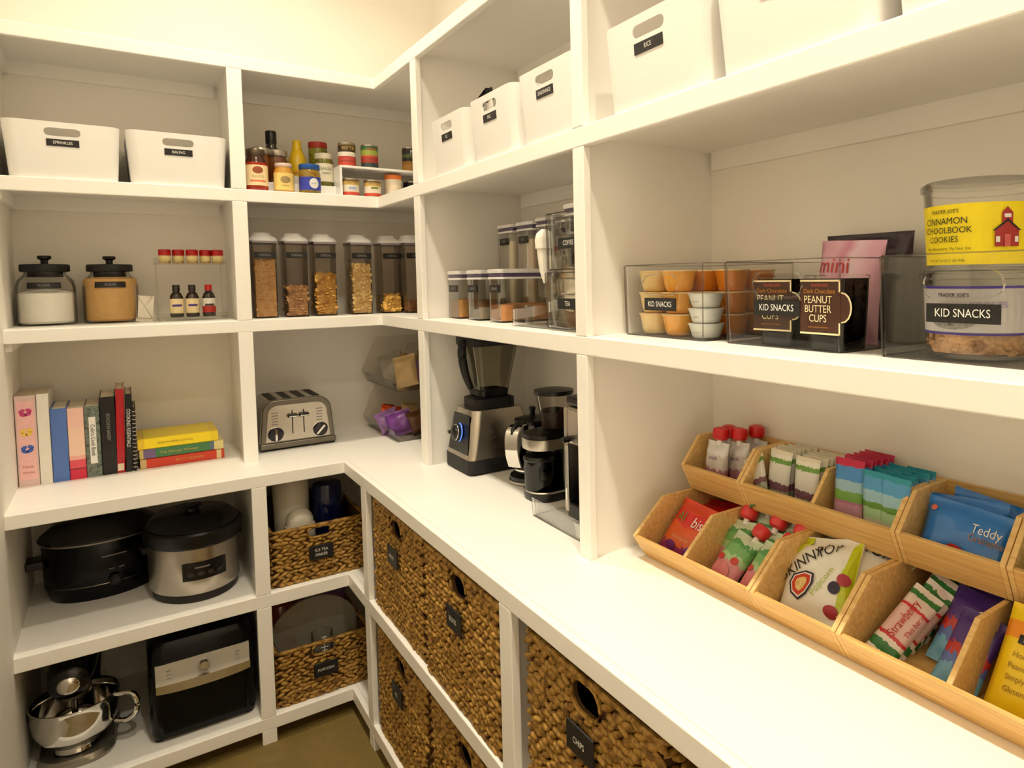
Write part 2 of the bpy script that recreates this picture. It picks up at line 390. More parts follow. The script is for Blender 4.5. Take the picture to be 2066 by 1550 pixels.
for z0, z1, zr in ((S2, T0, T1), (S3, S2B, S2), (CT, S3B, S3)):
    m = (A1[0] + A1[1]) / 2
    o = MB().box(m - .0095, m + .0095, TR, YW, z0, zr - .021).build('divider_panel', PAINT, up)
    MB().box(A1[0], A1[1], 0, TR, z0, z1).build('face_stile', PAINT, o, bevel=.002)
    for bb in (B1, B2, B3):
        m = (bb[0] + bb[1]) / 2
        o = MB().box(TR, XW, m - .0095, m + .0095, z0, zr - .021).build('divider_panel', PAINT, up)
        MB().box(0, TR, bb[0], bb[1], z0, z1).build('face_stile', PAINT, o, bevel=.002)
ct = thing('countertop', 'deep white painted counter running round the corner below the wall shelving', 'countertop')
ell_board('counter_board', ct, 0, -EX, CT, CB, -EX)
lo = thing('base_shelving', 'white painted base shelving with open cubbies under the counter', 'shelving')
for zt, zb in ((L1, L1B), (L0, L0B)): ell_board('shelf_board', lo, 0, -EX, zt, zb, -EX)
AL = (-.5005, -.4567); M1 = (-.4698, -.4160); M2 = (-1.5003, -1.4452); M3 = (-2.79, -2.74)
for z0, z1, zr in ((0, L0B, L0), (L0, L1B, L1), (L1, CB, CT)):
    m = (AL[0] + AL[1]) / 2
    o = MB().box(m - .0095, m + .0095, -EX + TR, YW, z0, zr - .021).build('divider_panel', PAINT, lo)
    MB().box(AL[0], AL[1], -EX, -EX + TR, z0, z1).build('face_stile', PAINT, o, bevel=.002)
    for bb in (M1, M2, M3):
        m = (bb[0] + bb[1]) / 2
        o = MB().box(-EX + TR, XW, m - .0095, m + .0095, z0, zr - .021).build('divider_panel', PAINT, lo)
        MB().box(-EX, -EX + TR, bb[0], bb[1], z0, z1).build('face_stile', PAINT, o, bevel=.002)
tk = [(XL, -.09), (XL, -.10), (-.10, -.10), (-.10, YE), (-.09, YE), (-.09, -.09)]
MB().prism(tk, 0, L0B + .02, 'z').build('toe_kick', PAINT, lo)

# ------------------------------------------------------------------ white storage bins
def tagplate(parent, txt, w, h, x, z, y, size, tilt=0.0, sx=.8):
    p = MB().box(-w / 2, w / 2, -.0008, .0008, -h / 2, h / 2).build('label_plate', BLACKL, parent, (x, y, z), (tilt, 0, 0))
    letters(txt, size, WHITEP, p, 0, 0, -.0008, sx=sx); return p
BIN_G = 'white handled bins on the upper shelves'
def white_bin(txt, label, loc, rz, sc=1.0, first=[None]):
    t = thing('storage_bin', label, 'bin', loc, rz, BIN_G); t.scale = (sc, 1, 1)
    link('bin_shell', ME_BIN, WPLAST, t, ang=35) if first[0] is None else link('bin_shell', ME_BIN, None, t)
    first[0] = 1
    tagplate(t, txt, .078, .021, 0, .108, -.0078, .0125, math.radians(3.6)); return t
white_bin('SPRINKLES', 'white handled bin labelled SPRINKLES against the plain side wall', (-.936, .012, S2), 0)
bk = white_bin('BAKING', 'white handled bin labelled BAKING beside the sprinkles bin', (-.640, .012, S2), 0)
white_bin('ICE', 'smallest looking of three white bins, next to the shelf with jars', (.008, -.712, S2), RB)
white_bin('MISC', 'middle white bin of three with a dark packet sticking out', (.008, -1.014, S2), RB)
white_bin('SEASONINGS', 'white bin with an empty handle slot, standing tallest of three in its bay', (.008, -1.312, S2), RB)
white_bin('RICE', 'white bin labelled RICE with a red scrap in its handle slot', (.008, -1.706, S2), RB, 1.1)
white_bin('PASTA', 'large white bin cut by the picture edge between rice bin and last bin', (.008, -2.03, S2), RB, 1.1)
white_bin('BEANS', 'last white bin of the top row showing only its lower corner', (.008, -2.357, S2), RB, 1.1)
# what sticks out of them
def packet(name, label, cat, w, h, t, m, loc, rot, parent=None):
    o = thing(name, label, cat, loc, rot=rot); b = MB()
    b.rings([ring(w, .001, .0004, 0, 2), ring(w, t, t * .45, h * .12, 4), ring(w * .98, t, t * .45, h * .8, 4), ring(w, .0012, .0005, h, 2)])
    b.build('pouch', m, o); return o
o = packet('snack_packet', 'black and white packet standing in the middle white bin', 'packet', .115, .245, .02, bands('black_white_packet', [(0, (232, 224, 212)), (.62, (230, 222, 210)), (.66, (28, 24, 24)), (.93, (120, 118, 116))]), (.035, -.952, S2 + .004), (0, math.radians(-17), RB))
letters('Barilla', .02, GREYP, child(o, 'pouch')[0], 0, .135, -.0108)
packet('red_packet', 'red packet lying inside the rice bin', 'packet', .2, .13, .03, mat('red_wrap', (206, 40, 34), .35), (.15, -1.7, S2 + .004), (math.radians(-20), 0, RB))
packet('dark_packet', 'brown packet inside the smallest looking white bin', 'packet', .16, .15, .03, mottled('brown_wrap', [(60, 36, 22), (110, 70, 40), (40, 26, 20)], 40), (.1, -.70, S2 + .004), (0, math.radians(-4), RB))
o = packet('baking_box', 'white carton inside the baking bin', 'carton', .15, .158, .03, mat('white_carton', (240, 238, 232), .6), (-.675, .1, S2 + .004), (0, 0, 0))

# ------------------------------------------------------------------ jars and cans on the corner shelf
CREAM = mat('cream_label', (238, 216, 168), .6); TOMATO = mat('tomato_sauce', (150, 38, 18), .25, coat=.6)
TINLID = mat('tin_lid', (190, 182, 168), .3, .9)
def jar(name, label, cat, loc, prof, m, group=None, rz=0):
    t = thing(name, label, cat, loc, rz, group); MB().lathe(prof, 28).build('jar_body', m, t); return t
def lid(t, r, z0, z1, m, n=28, name='lid'):
    return MB().lathe([(r * .96, z0), (r, z0 + .002), (r, z1 - .002), (r * .95, z1), (r * .9, z1 - .0012)], n).build(name, m, t)
t = jar('sauce_jar', 'square shouldered red pasta sauce jar with cream label and dark lid', 'jar', (-.407, .052, S2), [(.034, 0), (.037, .004), (.037, .092), (.0345, .104), (.030, .114), (.0285, .128)], bands('sauce_glass', [(0, (160, 44, 22)), (.72, (150, 40, 20)), (.78, (60, 30, 16))], .15))
lid(t, .030, .126, .148, mat('dark_lid', (96, 84, 66), .35, .7)); l = arc_label(.037, .018, .090, -75, 75, CREAM, t)
patch(ell(0, .072, .017, .013), mat('brick_print', (150, 74, 44), .6), l, wrap=.0372); letters("RAO'S", .013, mat('tan_print', (190, 160, 112), .6), l, 0, .049, wrap=.0374, sx=1.1)
patch(rect(-.026, .026, .031, .037), mat('coral_print', (222, 110, 88), .6), l, wrap=.0372)
t = jar('mustard_jar', 'short glass jar with yellow label and pale pink lid', 'jar', (-.318, .055, S2), [(.032, 0), (.034, .003), (.034, .07), (.028, .086), (.027, .095)], mat('amber_honey', (196, 140, 48), .2, coat=.5))
lid(t, .029, .092, .106, mat('pink_lid', (214, 188, 180), .4)); l = arc_label(.034, .008, .070, -80, 80, mat('yellow_label', (232, 204, 122), .6), t)
patch(ell(0, .045, .017, .013), mat('grey_brown_print', (158, 134, 88), .6), l, wrap=.0342); letters('MAILLE', .007, mat('dark_brown_print', (90, 70, 44), .6), l, 0, .024, wrap=.0344)
t = jar('preserve_jar', 'brown preserve jar with tin lid behind the yellow label jar', 'jar', (-.322, .142, S2 + .043), [(.033, 0), (.035, .003), (.035, .085), (.03, .1), (.03, .106)], mat('brown_preserve', (92, 48, 16), .15, coat=.6)); lid(t, .035, .101, .123, TINLID)
t = jar('tin_lid_jar', 'amber jar with tin lid touching the dark bottle', 'jar', (-.376, .148, S2 + .043), [(.031, 0), (.033, .003), (.033, .085), (.03, .1), (.03, .11)], mat('amber_dark', (120, 70, 20), .15, coat=.6)); lid(t, .033, .105, .128, TINLID)
t = jar('sauce_bottle', 'tall dark brown sauce bottle with black neck', 'bottle', (-.325, .235, S2 + .086), [(.032, 0), (.034, .004), (.034, .06), (.026, .09), (.0185, .11), (.018, .122)], mat('soy_dark', (26, 13, 9), .12, coat=.6))
MB().lathe([(.019, .12), (.0195, .124), (.0195, .165), (.017, .169)], 24).build('cap', BLACKP, t)
t = jar('mustard_bottle', 'yellow squeeze mustard bottle with narrow nozzle', 'bottle', (-.235, .235, S2 + .086), [(.036, 0), (.038, .004), (.038, .03), (.034, .055), (.028, .082), (.021, .098), (.018, .105)], mat('mustard_yellow', (240, 200, 14), .3, coat=.3))
MB().lathe([(.0185, .100), (.0185, .112), (.0165, .117), (.0158, .126), (.0152, .140), (.012, .143)], 20).build('nozzle', mat('mustard_yellow', (240, 200, 14), .3), t)
l = arc_label(.038, .008, .05, -60, 60, mat('orange_label', (206, 120, 30), .5), t, r1=.0335); letters('MUSTARD', .007, mat('red_print', (190, 30, 24), .5), l, 0, .02, wrap=.039)
t = jar('olive_jar', 'tall jar of green olives with red lid', 'jar', (-.155, .25, S2 + .086), [(.033, 0), (.035, .004), (.035, .115), (.032, .124)], mottled('green_olives', [(92, 96, 18), (140, 138, 34), (70, 76, 14)], 60, .2)); lid(t, .035, .121, .145, mat('red_lid', (176, 48, 34), .4))
arc_label(.035, .01, .05, -70, 70, mat('red_olive_label', (164, 40, 30), .5), t)
t = jar('pickle_jar', 'short jar with blue lid and blue label with white disc', 'jar', (-.232, .046, S2), [(.034, 0), (.037, .004), (.037, .075), (.033, .088), (.032, .092)], mottled('peppers', [(120, 84, 30), (150, 120, 40), (90, 96, 30)], 70, .2)); lid(t, .036, .089, .108, mat('blue_lid', (36, 88, 170), .35, .3))
l = arc_label(.037, .012, .060, -78, 78, mat('blue_label', (48, 60, 170), .5), t); patch(ell(.008, .037, .017, .019), mat('white_disc', (226, 226, 224), .6), l, wrap=.0372)
letters('Mezzetta', .006, mat('blue_print', (60, 74, 150), .6), l, .008, .037, wrap=.0376)
t = jar('salsa_jar', 'green salsa verde jar with pale label and white lid', 'jar', (-.157, .148, S2 + .043), [(.031, 0), (.0335, .004), (.0335, .098), (.03, .109)], mottled('salsa_verde', [(84, 84, 24), (116, 112, 40), (70, 66, 20)], 50, .2)); lid(t, .0325, .106, .128, mat('cream_lid', (226, 218, 196), .4))
l = arc_label(.0335, .018, .088, -80, 80, mat('pale_label', (220, 212, 190), .6), t); letters('SALSA', .0155, mat('green_print', (52, 96, 56), .6), l, 0, .067, wrap=.0337); letters('VERDE', .0105, mat('green_print'), l, 0, .050, wrap=.0337)
# step riser under the back jars, and the can riser
t = thing('step_riser', 'white step riser lifting the rear jars', 'riser', (-.265, 0, S2))
MB().prism([(.105, 0), (.105, .043), (.192, .043), (.192, .086), (.295, .086), (.295, 0)], -.155, .155, 'x').build('step', WPLAST, t, bevel=.002)
t = thing('can_riser', 'white shelf riser with cans standing on and under it', 'riser', (.09, .035, S2))
MB().box(-.217, .217, 0, .26, .108, .117).build('riser_top', WPLAST, t, bevel=.002)
for x in (-.213, .213): MB().box(x - .004, x + .004, 0, .26, 0, .108).build('riser_leg', WPLAST, t)
def can(label, loc, r, h, stops, txt=None, tc=None, ts=.012, tz=.05):
    t = thing('food_can', label, 'can', loc, group='cans on the corner shelf')
    MB().lathe([(r * .96, 0), (r, .002), (r, .004), (r * .985, .006), (r * .985, h - .006), (r, h - .004), (r, h - .001), (r * .96, h), (r * .93, h - .004)], 26).build('tin', TINLID, t)
    l = arc_label(r * .99, .006, h - .006, -170, 170, bands('can_' + str(len(MATS)), stops, .45), t, 30)
    if txt: letters(txt, ts, tc, l, 0, tz, wrap=r, sx=.9)
    return t
GOLDT = mat('gold_print', (206, 172, 84), .5); DKB = (60, 46, 26)
ro = [(0, (196, 70, 50)), (.16, (150, 60, 44)), (.22, (186, 70, 60)), (.42, (222, 214, 196)), (.55, (226, 220, 204)), (.62, DKB), (.93, (120, 100, 60))]
can('tomato can with dark band and gold letters standing on the riser', (-.084, .095, S2 + .117), .032, .094, ro, 'RO*TEL', GOLDT, .017, .071)
can('green topped tomato can standing on the riser', (.002, .095, S2 + .117), .032, .094, [(0, (52, 64, 62)), (.2, (160, 56, 44)), (.5, (196, 96, 66)), (.56, (150, 160, 64)), (.8, (70, 110, 56)), (.9, (52, 92, 54))], 'HUNTS', mat('red_print2', (200, 60, 44), .5), .013, .075)
lw = [(0, (204, 74, 56)), (.2, (224, 214, 194)), (.6, (226, 218, 198)), (.66, (200, 166, 90)), (.9, (110, 84, 44))]
t = can('small tomato can with pale blue panel under the riser', (-.083, .064, S2), .0315, .070, lw, 'RO*TEL', mat('dark_brown_print'), .0135, .055); patch(rect(-.014, .014, .028, .037), mat('pale_blue_print', (160, 172, 206), .6), child(t, 'label')[0], wrap=.0317)
t = can('small tomato can with green band under the riser', (.0, .064, S2), .0315, .070, lw, 'RO*TEL', mat('dark_brown_print'), .0135, .055); patch(rect(-.014, .014, .034, .042), mat('olive_print', (128, 134, 48), .6), child(t, 'label')[0], wrap=.0317)
t = jar('salt_canister', 'white paper canister with orange lid under the riser', 'canister', (.088, .085, S2), [(.032, 0), (.033, .002), (.033, .082)], bands('canister_print', [(0, (228, 150, 110)), (.22, (232, 216, 196)), (.55, (240, 226, 196)), (.7, (234, 220, 200))])); lid(t, .034, .08, .098, mat('orange_lid', (226, 118, 40), .4))
can('dark can with green stripe on the riser beside the divider', (.178, .135, S2 + .117), .032, .108, [(0, (190, 140, 60)), (.3, (170, 120, 50)), (.45, (40, 34, 34)), (.6, (90, 110, 50)), (.75, (40, 34, 36)), (.93, (60, 46, 44))], 'M', WHITEP, .03, .085)
can('black can with white letters under the riser beside the divider', (.178, .13, S2), .033, .085, [(0, (30, 28, 28)), (1, (30, 28, 28))], 'DUNK', WHITEP, .024, .05)

# ------------------------------------------------------------------ baking jars, spice rack
def canister(label, loc, fillm, fh, txt, name):
    t = thing('glass_canister', label, 'canister', loc, group='glass canisters with black lids')
    MB().lathe([(.066, 0), (.076, .003), (.079, .012), (.079, .125), (.074, .148), (.060, .164), (.055, .170), (.055, .178), (.052, .178), (.052, .170), (.058, .161), (.071, .146), (.0765, .124), (.0765, .012), (.07, .006)], 40).build('glass_body', GLASS, t)
    MB().lathe([(.068, .0065), (.0755, .013), (.0755, fh), (.06, fh + .006), (.03, fh + .012), (.0, fh + .014)], 32).build(name, fillm, t)
    l = MB().lathe([(.05, .160), (.05, .176), (.064, .178), (.0655, .181), (.0655, .198), (.063, .202), (.02, .204)], 36).build('lid', BLACKM, t)
    MB().lathe([(.010, .203), (.010, .216), (.018, .221), (.0185, .229), (.016, .231)], 20).build('knob', BLACKM, l)
    p = arc_label(.079, .122, .142, -33, 33, BLACKL, t, name='label_plate', r1=.0765); letters(txt, .0105, GREYP, p, 0, .132, wrap=.0788, sx=.95); return t
canister('glass canister of white flour with black lid by the side wall', (-1.014, .272, S3), mat('flour', (244, 240, 232), .9, bump=.3, bscale=60), .105, 'FLOUR', 'flour_fill')
canister('glass canister of brown sugar with black lid', (-.842, .285, S3), mat('brown_sugar', (206, 162, 100), .9, var=.12, scale=80, bump=.5, bscale=200), .150, 'SUGAR', 'sugar_fill')
o = packet('white_sachet', 'white paper sachet between sugar canister and spice rack', 'packet', .05, .115, .012, mat('white_paper', (230, 222, 206), .7), (-.752, .24, S3), (0, math.radians(5), 0))
RK = clear('rack_plastic', (246, 246, 242), .06)
t = thing('spice_rack', 'clear two level rack holding red capped spices and extracts', 'rack', (-.61, .18, S3))
for z in (.012, .205):
    MB().box(-.108, .108, 0, .09, z - .004, z).build('rack_shelf', RK, t)
    MB().box(-.108, .108, 0, .003, z, z + .016).build('rack_lip', RK, t)
for x in (-.1, .1): MB().box(x - .002, x + .002, .08, .084, 0, .21).build('rack_post', RK, t)
for x in (-.1, .1): MB().box(x - .004, x + .004, .004, .012, 0, .008).build('rack_foot', RK, t)
RED = mat('red_cap', (186, 18, 22), .35)
def spice(x, y, i):
    t = thing('spice_jar', 'small spice jar with red cap, %s from the sugar canister on the rack' % ['first', 'second', 'third', 'fourth', 'fifth'][i], 'spice jar', (x, y, S3 + .205), random.uniform(-.3, .3), 'red capped spices')
    MB().lathe([(.016, 0), (.0175, .002), (.0175, .028), (.016, .031)], 18).build('jar_body', mottled('spice_fill', [(190, 150, 84), (226, 196, 130), (150, 90, 40)], 90), t)
    arc_label(.0175, .008, .026, -70, 70, mat('spice_label', (236, 214, 150), .6), t)
    MB().lathe([(.0192, .028), (.0192, .047), (.017, .049)], 18).build('cap', RED, t)
for i, x in enumerate((-.684, -.643, -.602, -.560, -.523)): spice(x, .215 + .012 * (i % 2), i)
def extract(label, x, capm, lb, second):
    t = thing('extract_bottle', label, 'bottle', (x, .22, S3 + .012), group='extract bottles on the rack')
    MB().lathe([(.018, 0), (.021, .003), (.021, .07), (.016, .084), (.0105, .09), (.0105, .096)], 20).build('bottle_body', mat('extract_brown', (36, 18, 10), .12, coat=.6), t)
    MB().lathe([(.0115, .094), (.0115, .114), (.010, .116)], 16).build('cap', capm, t)
    l = arc_label(.021, .014, .066, -80, 80, lb, t); patch(rect(-.015, .015, .038, .046), second, l, wrap=.0212); return t
PUR = mat('purple_print', (82, 60, 130), .6)
extract('vanilla bottle with cream label next to the white sachet', -.655, mat('dark_cap', (38, 28, 26), .4), CREAM, PUR)
extract('vanilla bottle with cream label in the middle of three', -.607, mat('dark_cap'), CREAM, PUR)
extract('dark extract bottle with red cap and red label', -.556, RED, bands('red_white_label', [(0, (180, 40, 34)), (.45, (226, 220, 210))]), mat('dark_print', (70, 50, 46), .6))

# ------------------------------------------------------------------ tall cereal dispensers
def flakes(b, x0, x1, y0, y1, z0, z1, n, r, flat=.4, seed=1):
    rn = random.Random(seed)
    for i in range(n):
        k = rn.random()
        if k < .55: c = (rn.uniform(x0, x1), y0 + rn.uniform(0, .004), rn.uniform(z0, z1))
        elif k < .70: c = (x0 + rn.uniform(0, .004), rn.uniform(y0, y1), rn.uniform(z0, z1))
        elif k < .85: c = (x1 - rn.uniform(0, .004), rn.uniform(y0, y1), rn.uniform(z0, z1))
        else: c = (rn.uniform(x0, x1), rn.uniform(y0, y1), z1 + rn.uniform(-.003, .004))
        M = Matrix.Rotation(rn.uniform(0, 6.3), 3, 'X') @ Matrix.Rotation(rn.uniform(0, 6.3), 3, 'Z')
        b.ball(c, (r * rn.uniform(.8, 1.2), r * rn.uniform(.7, 1.1), r * flat), 6, 4, M)
LIDW = mat('lid_white', (240, 238, 238), .3)
def cereal(label, loc, fh, m, r, n, txt='CEREAL', w=.076, d=.12, h=.285, rz=0, flat=.5, seed=3, lid2=True):
    t = thing('cereal_dispenser', label, 'food container', loc, rz, 'clear cereal dispensers with white lids')
    b = MB(); cy = d / 2
    b.rings([ring(w, d, .012, 0, 4, 0, cy), ring(w, d, .012, .004, 4, 0, cy), ring(w + .004, d, .013, h - .02, 4, 0, cy), ring(w + .012, d + .004, .02, h, 4, 0, cy), ring(w + .008, d, .018, h, 4, 0, cy), ring(w, d - .004, .011, h - .02, 4, 0, cy), ring(w - .004, d - .004, .01, .006, 4, 0, cy)])
    b.build('clear_body', SMOKE, t)
    c = MB(); c.box(-w / 2 + .005, w / 2 - .005, .006, d - .006, .006, fh - .004); flakes(c, -w / 2 + .006, w / 2 - .006, .006, d - .006, .01, fh, n, r, flat, seed)
    c.build('cereal_fill', m, t, kind='stuff')
    l = MB(); l.rings([ring(w + .018, d + .006, .034, h, 7, 0, cy), ring(w + .021, d + .008, .036, h + .004, 7, 0, cy), ring(w + .017, d + .004, .036, h + .008, 7, 0, cy), ring(w + .004, d - .010, .034, h + .016, 7, 0, cy), ring(w - .008, d - .03, .03, h + .020, 7, -.003, cy), ring(w - .014, d - .04, .028, h + .029, 7, -.004, cy), ring(w - .022, d - .05, .024, h + .032, 7, -.004, cy)])
    l.build('lid', LIDW, t, ang=75)
    MB().box(-w / 2 - .003, w / 2 + .003, -.003, d + .002, h - .008, h).build('gasket', mat('gasket', (150, 140, 150), .4), t, bevel=.002)
    p = MB().box(-.037, .037, -.0022, -.0008, .222, .244).build('label_plate', BLACKL, t); letters(txt, .012, GREYP, p, 0, .233, -.0022, sx=.95)
    return t
OAT = mottled('oat_ring', [(196, 150, 96), (222, 180, 124), (206, 160, 100)], 40, .8, .2); CHEX = mottled('wheat_square', [(150, 110, 74), (196, 152, 104), (212, 176, 128)], 30, .8, .2)
CORN = mottled('corn_flake', [(170, 112, 42), (212, 166, 82), (228, 186, 104)], 30, .8, .2); PUFF = mottled('corn_puff', [(204, 164, 98), (234, 204, 142), (222, 184, 116)], 30, .8, .2)
cereal('dispenser full to the label with small oat cereal rings', (-.383, .102, S3), .215, OAT, .0055, 520, seed=2)
cereal('dispenser less than half full of wheat cereal squares', (-.276, .102, S3), .115, CHEX, .0095, 170, seed=4, flat=.4)
cereal('dispenser half full of golden corn flakes', (-.174, .102, S3), .160, CORN, .0105, 190, seed=5, flat=.35)
cereal('dispenser nearly full of pale corn puffs standing apart', (-.040, .102, S3), .196, PUFF, .0085, 280, seed=6, flat=.7)
cereal('dispenser with a little yellow cereal, half hidden in the corner', (.080, .104, S3), .070, mottled('yellow_puff', [(220, 164, 70), (240, 196, 104), (200, 140, 50)], 30, .8, .2), .010, 90, seed=7, flat=.7)
cereal('dispenser with brown granola behind the upright divider', (.155, .040, S3), .048, mottled('granola', [(140, 92, 64), (176, 128, 92), (120, 76, 50)], 50, .8, .2), .006, 120, 'OATS', seed=8)

def pop(label, loc, w, d, h, fm, fh, txt, rz=RB, lb=True):
    """square airtight container with push-button white lid"""
    t = thing('pantry_container', label, 'food container', loc, rz, 'square containers with white lids'); cy = d / 2; b = MB(); r = .012
    b.rings([ring(w, d, r, 0, 4, 0, cy), ring(w, d, r, h, 4, 0, cy), ring(w - .004, d - .004, r - .002, h, 4, 0, cy), ring(w - .004, d - .004, r - .002, .004, 4, 0, cy)]); b.build('clear_body', ACRYL, t)
    if fm: MB().rings([ring(w - .007, d - .007, r, .005, 4, 0, cy), ring(w - .007, d - .007, r, fh, 4, 0, cy), ring((w - .007) * .4, (d - .007) * .4, r * .4, fh + .004, 4, 0, cy)]).build('food_fill', fm, t)
    l = MB().rings([ring(w + .004, d + .004, r, h + .012, 4, 0, cy), ring(w + .006, d + .006, r + .001, h + .014, 4, 0, cy), ring(w + .006, d + .006, r + .001, h + .021, 4, 0, cy), ring(w, d, r, h + .024, 4, 0, cy)]).build('lid', LIDW, t)
    MB().rings([ring(w, d, r, h, 4, 0, cy), ring(w, d, r, h + .012, 4, 0, cy)]).build('seal', mat('seal_violet', (92, 78, 108), .4), l)
    MB().rings([ring(w + .003, d + .003, r, h - .006, 4, 0, cy), ring(w + .003, d + .003, r, h, 4, 0, cy)]).build('collar', LIDW, l)
    if lb:
        p = MB().box(-.032, .032, -.0018, -.0006, h - .047, h - .024).build('label_plate', BLACKL, t); letters(txt, .011, GREYP, p, 0, h - .0355, -.0018, sx=.85)
    return t
WHF = mat('white_powder', (226, 214, 190), .9); 
pop('slim container half full of brown sugar next to the divider', (.09, -.507, S3), .100, .10, .137, mat('tan_grain', (176, 128, 70), .9, var=.2, scale=120), .062, 'SUGAR')
pop('slim container with dark and grey layers', (.09, -.667, S3), .100, .10, .137, bands('grey_layers', [(0, (150, 140, 124)), (.62, (96, 66, 38)), (.8, (84, 54, 28))], .9), .062, 'COCOA')
pop('wide container part full of orange crumbs', (.09, -.828, S3), .098, .20, .137, mat('orange_crumbs', (214, 150, 96), .9, var=.18, scale=140), .052, 'GRAHAM')
pop('tall container of white powder at the rear next to the divider panel', (.255, -.565, S3), .108, .10, .295, WHF, .26, 'OATS')
pop('tall container of white powder behind the slim containers', (.255, -.705, S3), .108, .10, .295, mat('rice_white', (216, 196, 172), .9), .26, 'RICE')
pop('tall container behind the bag clip', (.255, -.835, S3), .098, .10, .300, WHF, .2, 'OAT')
pop('tall container seen through the coffee bin', (.255, -.955, S3), .098, .10, .305, WHF, .2, 'NUTS')
pop('small white lidded container peeping past the upright by the cereal', (.125, -.10, S3), .10, .1, .137, mat('white_grain', (226, 208, 178), .9), .1, 'SALT')

# ------------------------------------------------------------------ cookbooks
PAGES = mat('paper_pages', (226, 214, 190), .8, var=.1, scale=200)
def book(name, label, x0, x1, h, d, cover, yf=.13, tilt=0.0, pages=True, z=CT, round_=False):
    w = x1 - x0; t = thing(name, label, 'book', ((x0 + x1) / 2, yf, z), group='cookbooks on the counter', rot=(0, tilt, 0))
    b = MB(); k = .0025
    b.prism([(-w / 2, d), (-w / 2, .002), (-w / 2 + .002, 0), (w / 2 - .002, 0), (w / 2, .002), (w / 2, d), (w / 2 - k, d), (w / 2 - k, k), (-w / 2 + k, k), (-w / 2 + k, d)], 0, h, 'z')
    b.build('cover', cover, t)
    MB().box(-w / 2 + k, w / 2 - k, k, d - .004, .004, h - .004).build('page_block', PAGES, t)
    return t
def spine(t): return child(t, 'cover')[0]
t = book('recipe_binder', 'pink binder with painted butterflies on its spine', -1.0985, -1.0475, .288, .24, mat('pink_grey_binder', (224, 196, 190), .5))
c = spine(t); patch(rect(-.021, .021, .02, .272), mat('pink_paper', (244, 192, 190), .6), c)
def butterfly(c, x, z, m, s=.014):
    for k, (dx, dz, a) in enumerate(((-.6, .35, .6), (.6, .45, -.6), (-.45, -.45, -.5), (.45, -.35, .5))): patch(ell(x + dx * s, z + dz * s, s * .62, s * .42, 12, a), m, c, off=.0012, n=2)
butterfly(c, 0, .235, mat('magenta_paint', (204, 70, 130), .6)); butterfly(c, 0, .172, mat('yellow_paint', (244, 206, 90), .6)); butterfly(c, 0, .118, mat('blue_paint', (70, 100, 190), .6))
letters('Family', .012, mat('rose_print', (190, 110, 110), .6), c, 0, .062, sx=.9, off=.0014); letters('Recipes', .010, mat('rose_print'), c, 0, .044, sx=.9, off=.0014)
book('plain_binder', 'plain white ring binder beside the pink butterfly binder', -1.046, -1.016, .29, .24, mat('white_vinyl', (236, 232, 222), .4))
book('blue_cookbook', 'thick plain blue cookbook', -1.0145, -.9735, .238, .2, mat('blue_cloth', (84, 118, 190), .6, var=.12, scale=90))
book('pink_cookbook', 'cookbook with pale pink spine turning red at its foot', -.9725, -.9305, .234, .2, bands('pink_red_cover', [(0, (214, 40, 70)), (.14, (120, 30, 44)), (.155, (226, 82, 96)), (.27, (240, 176, 160)), (.33, (246, 208, 188)), (.72, (246, 200, 186))]))
t = book('plaid_cookbook', 'grey plaid cookbook with white title strip', -.9295, -.8895, .236, .2, mottled('grey_plaid', [(70, 78, 70), (124, 134, 122), (90, 98, 90), (60, 66, 62)], 70, .6, 0))
c = spine(t); p = MB().box(-.009, .009, -.0016, -.0004, .045, .200).build('title_strip', WHITEP, t); letters("Colin's Cook Book", .0165, BLACKL, p, 0, .1225, -.0016, rot=-PI / 2, sx=.82)
t = book('black_cookbook', 'thick black cookbook with faint grey spine letters', -.8885, -.8475, .262, .21, mat('black_cover', (16, 14, 16), .4)); letters('BOUCHON BAKERY', .0135, GREYP, spine(t), 0, .16, rot=-PI / 2, sx=.75)
t = book('red_cookbook', 'tall glossy red cookbook leaning slightly', -.852, -.829, .285, .21, mat('red_cover', (176, 20, 34), .3, var=.12), tilt=math.radians(1.6)); patch(rect(-.0085, .0085, .008, .032), mat('cream_patch', (224, 206, 176), .6), spine(t))
t = book('striped_cookbook', 'black cookbook with white upright title lettering', -.827, -.808, .266, .21, mat('black_cover'), tilt=math.radians(1.6)); letters('COOKING ESSENTIALS', .0145, WHITEP, spine(t), -.001, .15, rot=-PI / 2, sx=.88)
t = book('spiral_notebook', 'thin dark spiral bound notebook beside the flat stack', -.805, -.797, .218, .17, mat('dark_notebook', (34, 26, 24), .6), tilt=math.radians(1.2))
b = MB()
for i in range(15): b.tube([(.006 * math.cos(a), -.004 + .006 * math.sin(a), .015 + i * .0135) for a in [k * PI / 4 for k in range(8)]], .0009, 5, closed=True)
b.build('spiral_wire', mat('wire_white', (210, 204, 196), .4, .4), t, kind='stuff')
def flat_book(name, label, x0, x1, z0, z1, cover, yf, d=.2):
    t = thing(name, label, 'book', ((x0 + x1) / 2, yf, z0), group='cookbooks stacked flat'); w = x1 - x0; h = z1 - z0; k = .0022
    MB().prism([(d, 0), (.003, 0), (0, .003), (0, h - .003), (.003, h), (d, h), (d, h - k), (k, h - k), (k, k), (d, k)], -w / 2, w / 2, 'x').build('cover', cover, t)
    MB().box(-w / 2 + .003, w / 2 - .003, k, d - .005, k, h - k).build('page_block', PAGES, t); return t
t = flat_book('red_paperback', 'red cookbook at the bottom of the flat stack', -.787, -.538, CT, CT + .035, bands('red_spine', [(0, (208, 176, 120)), (.07, (206, 60, 30)), (.9, (222, 196, 150)), (.96, (196, 70, 40))], axis=0), .135); letters('BETTY CROCKER', .010, mat('gold_print'), spine(t), .02, .017, sx=1.1)
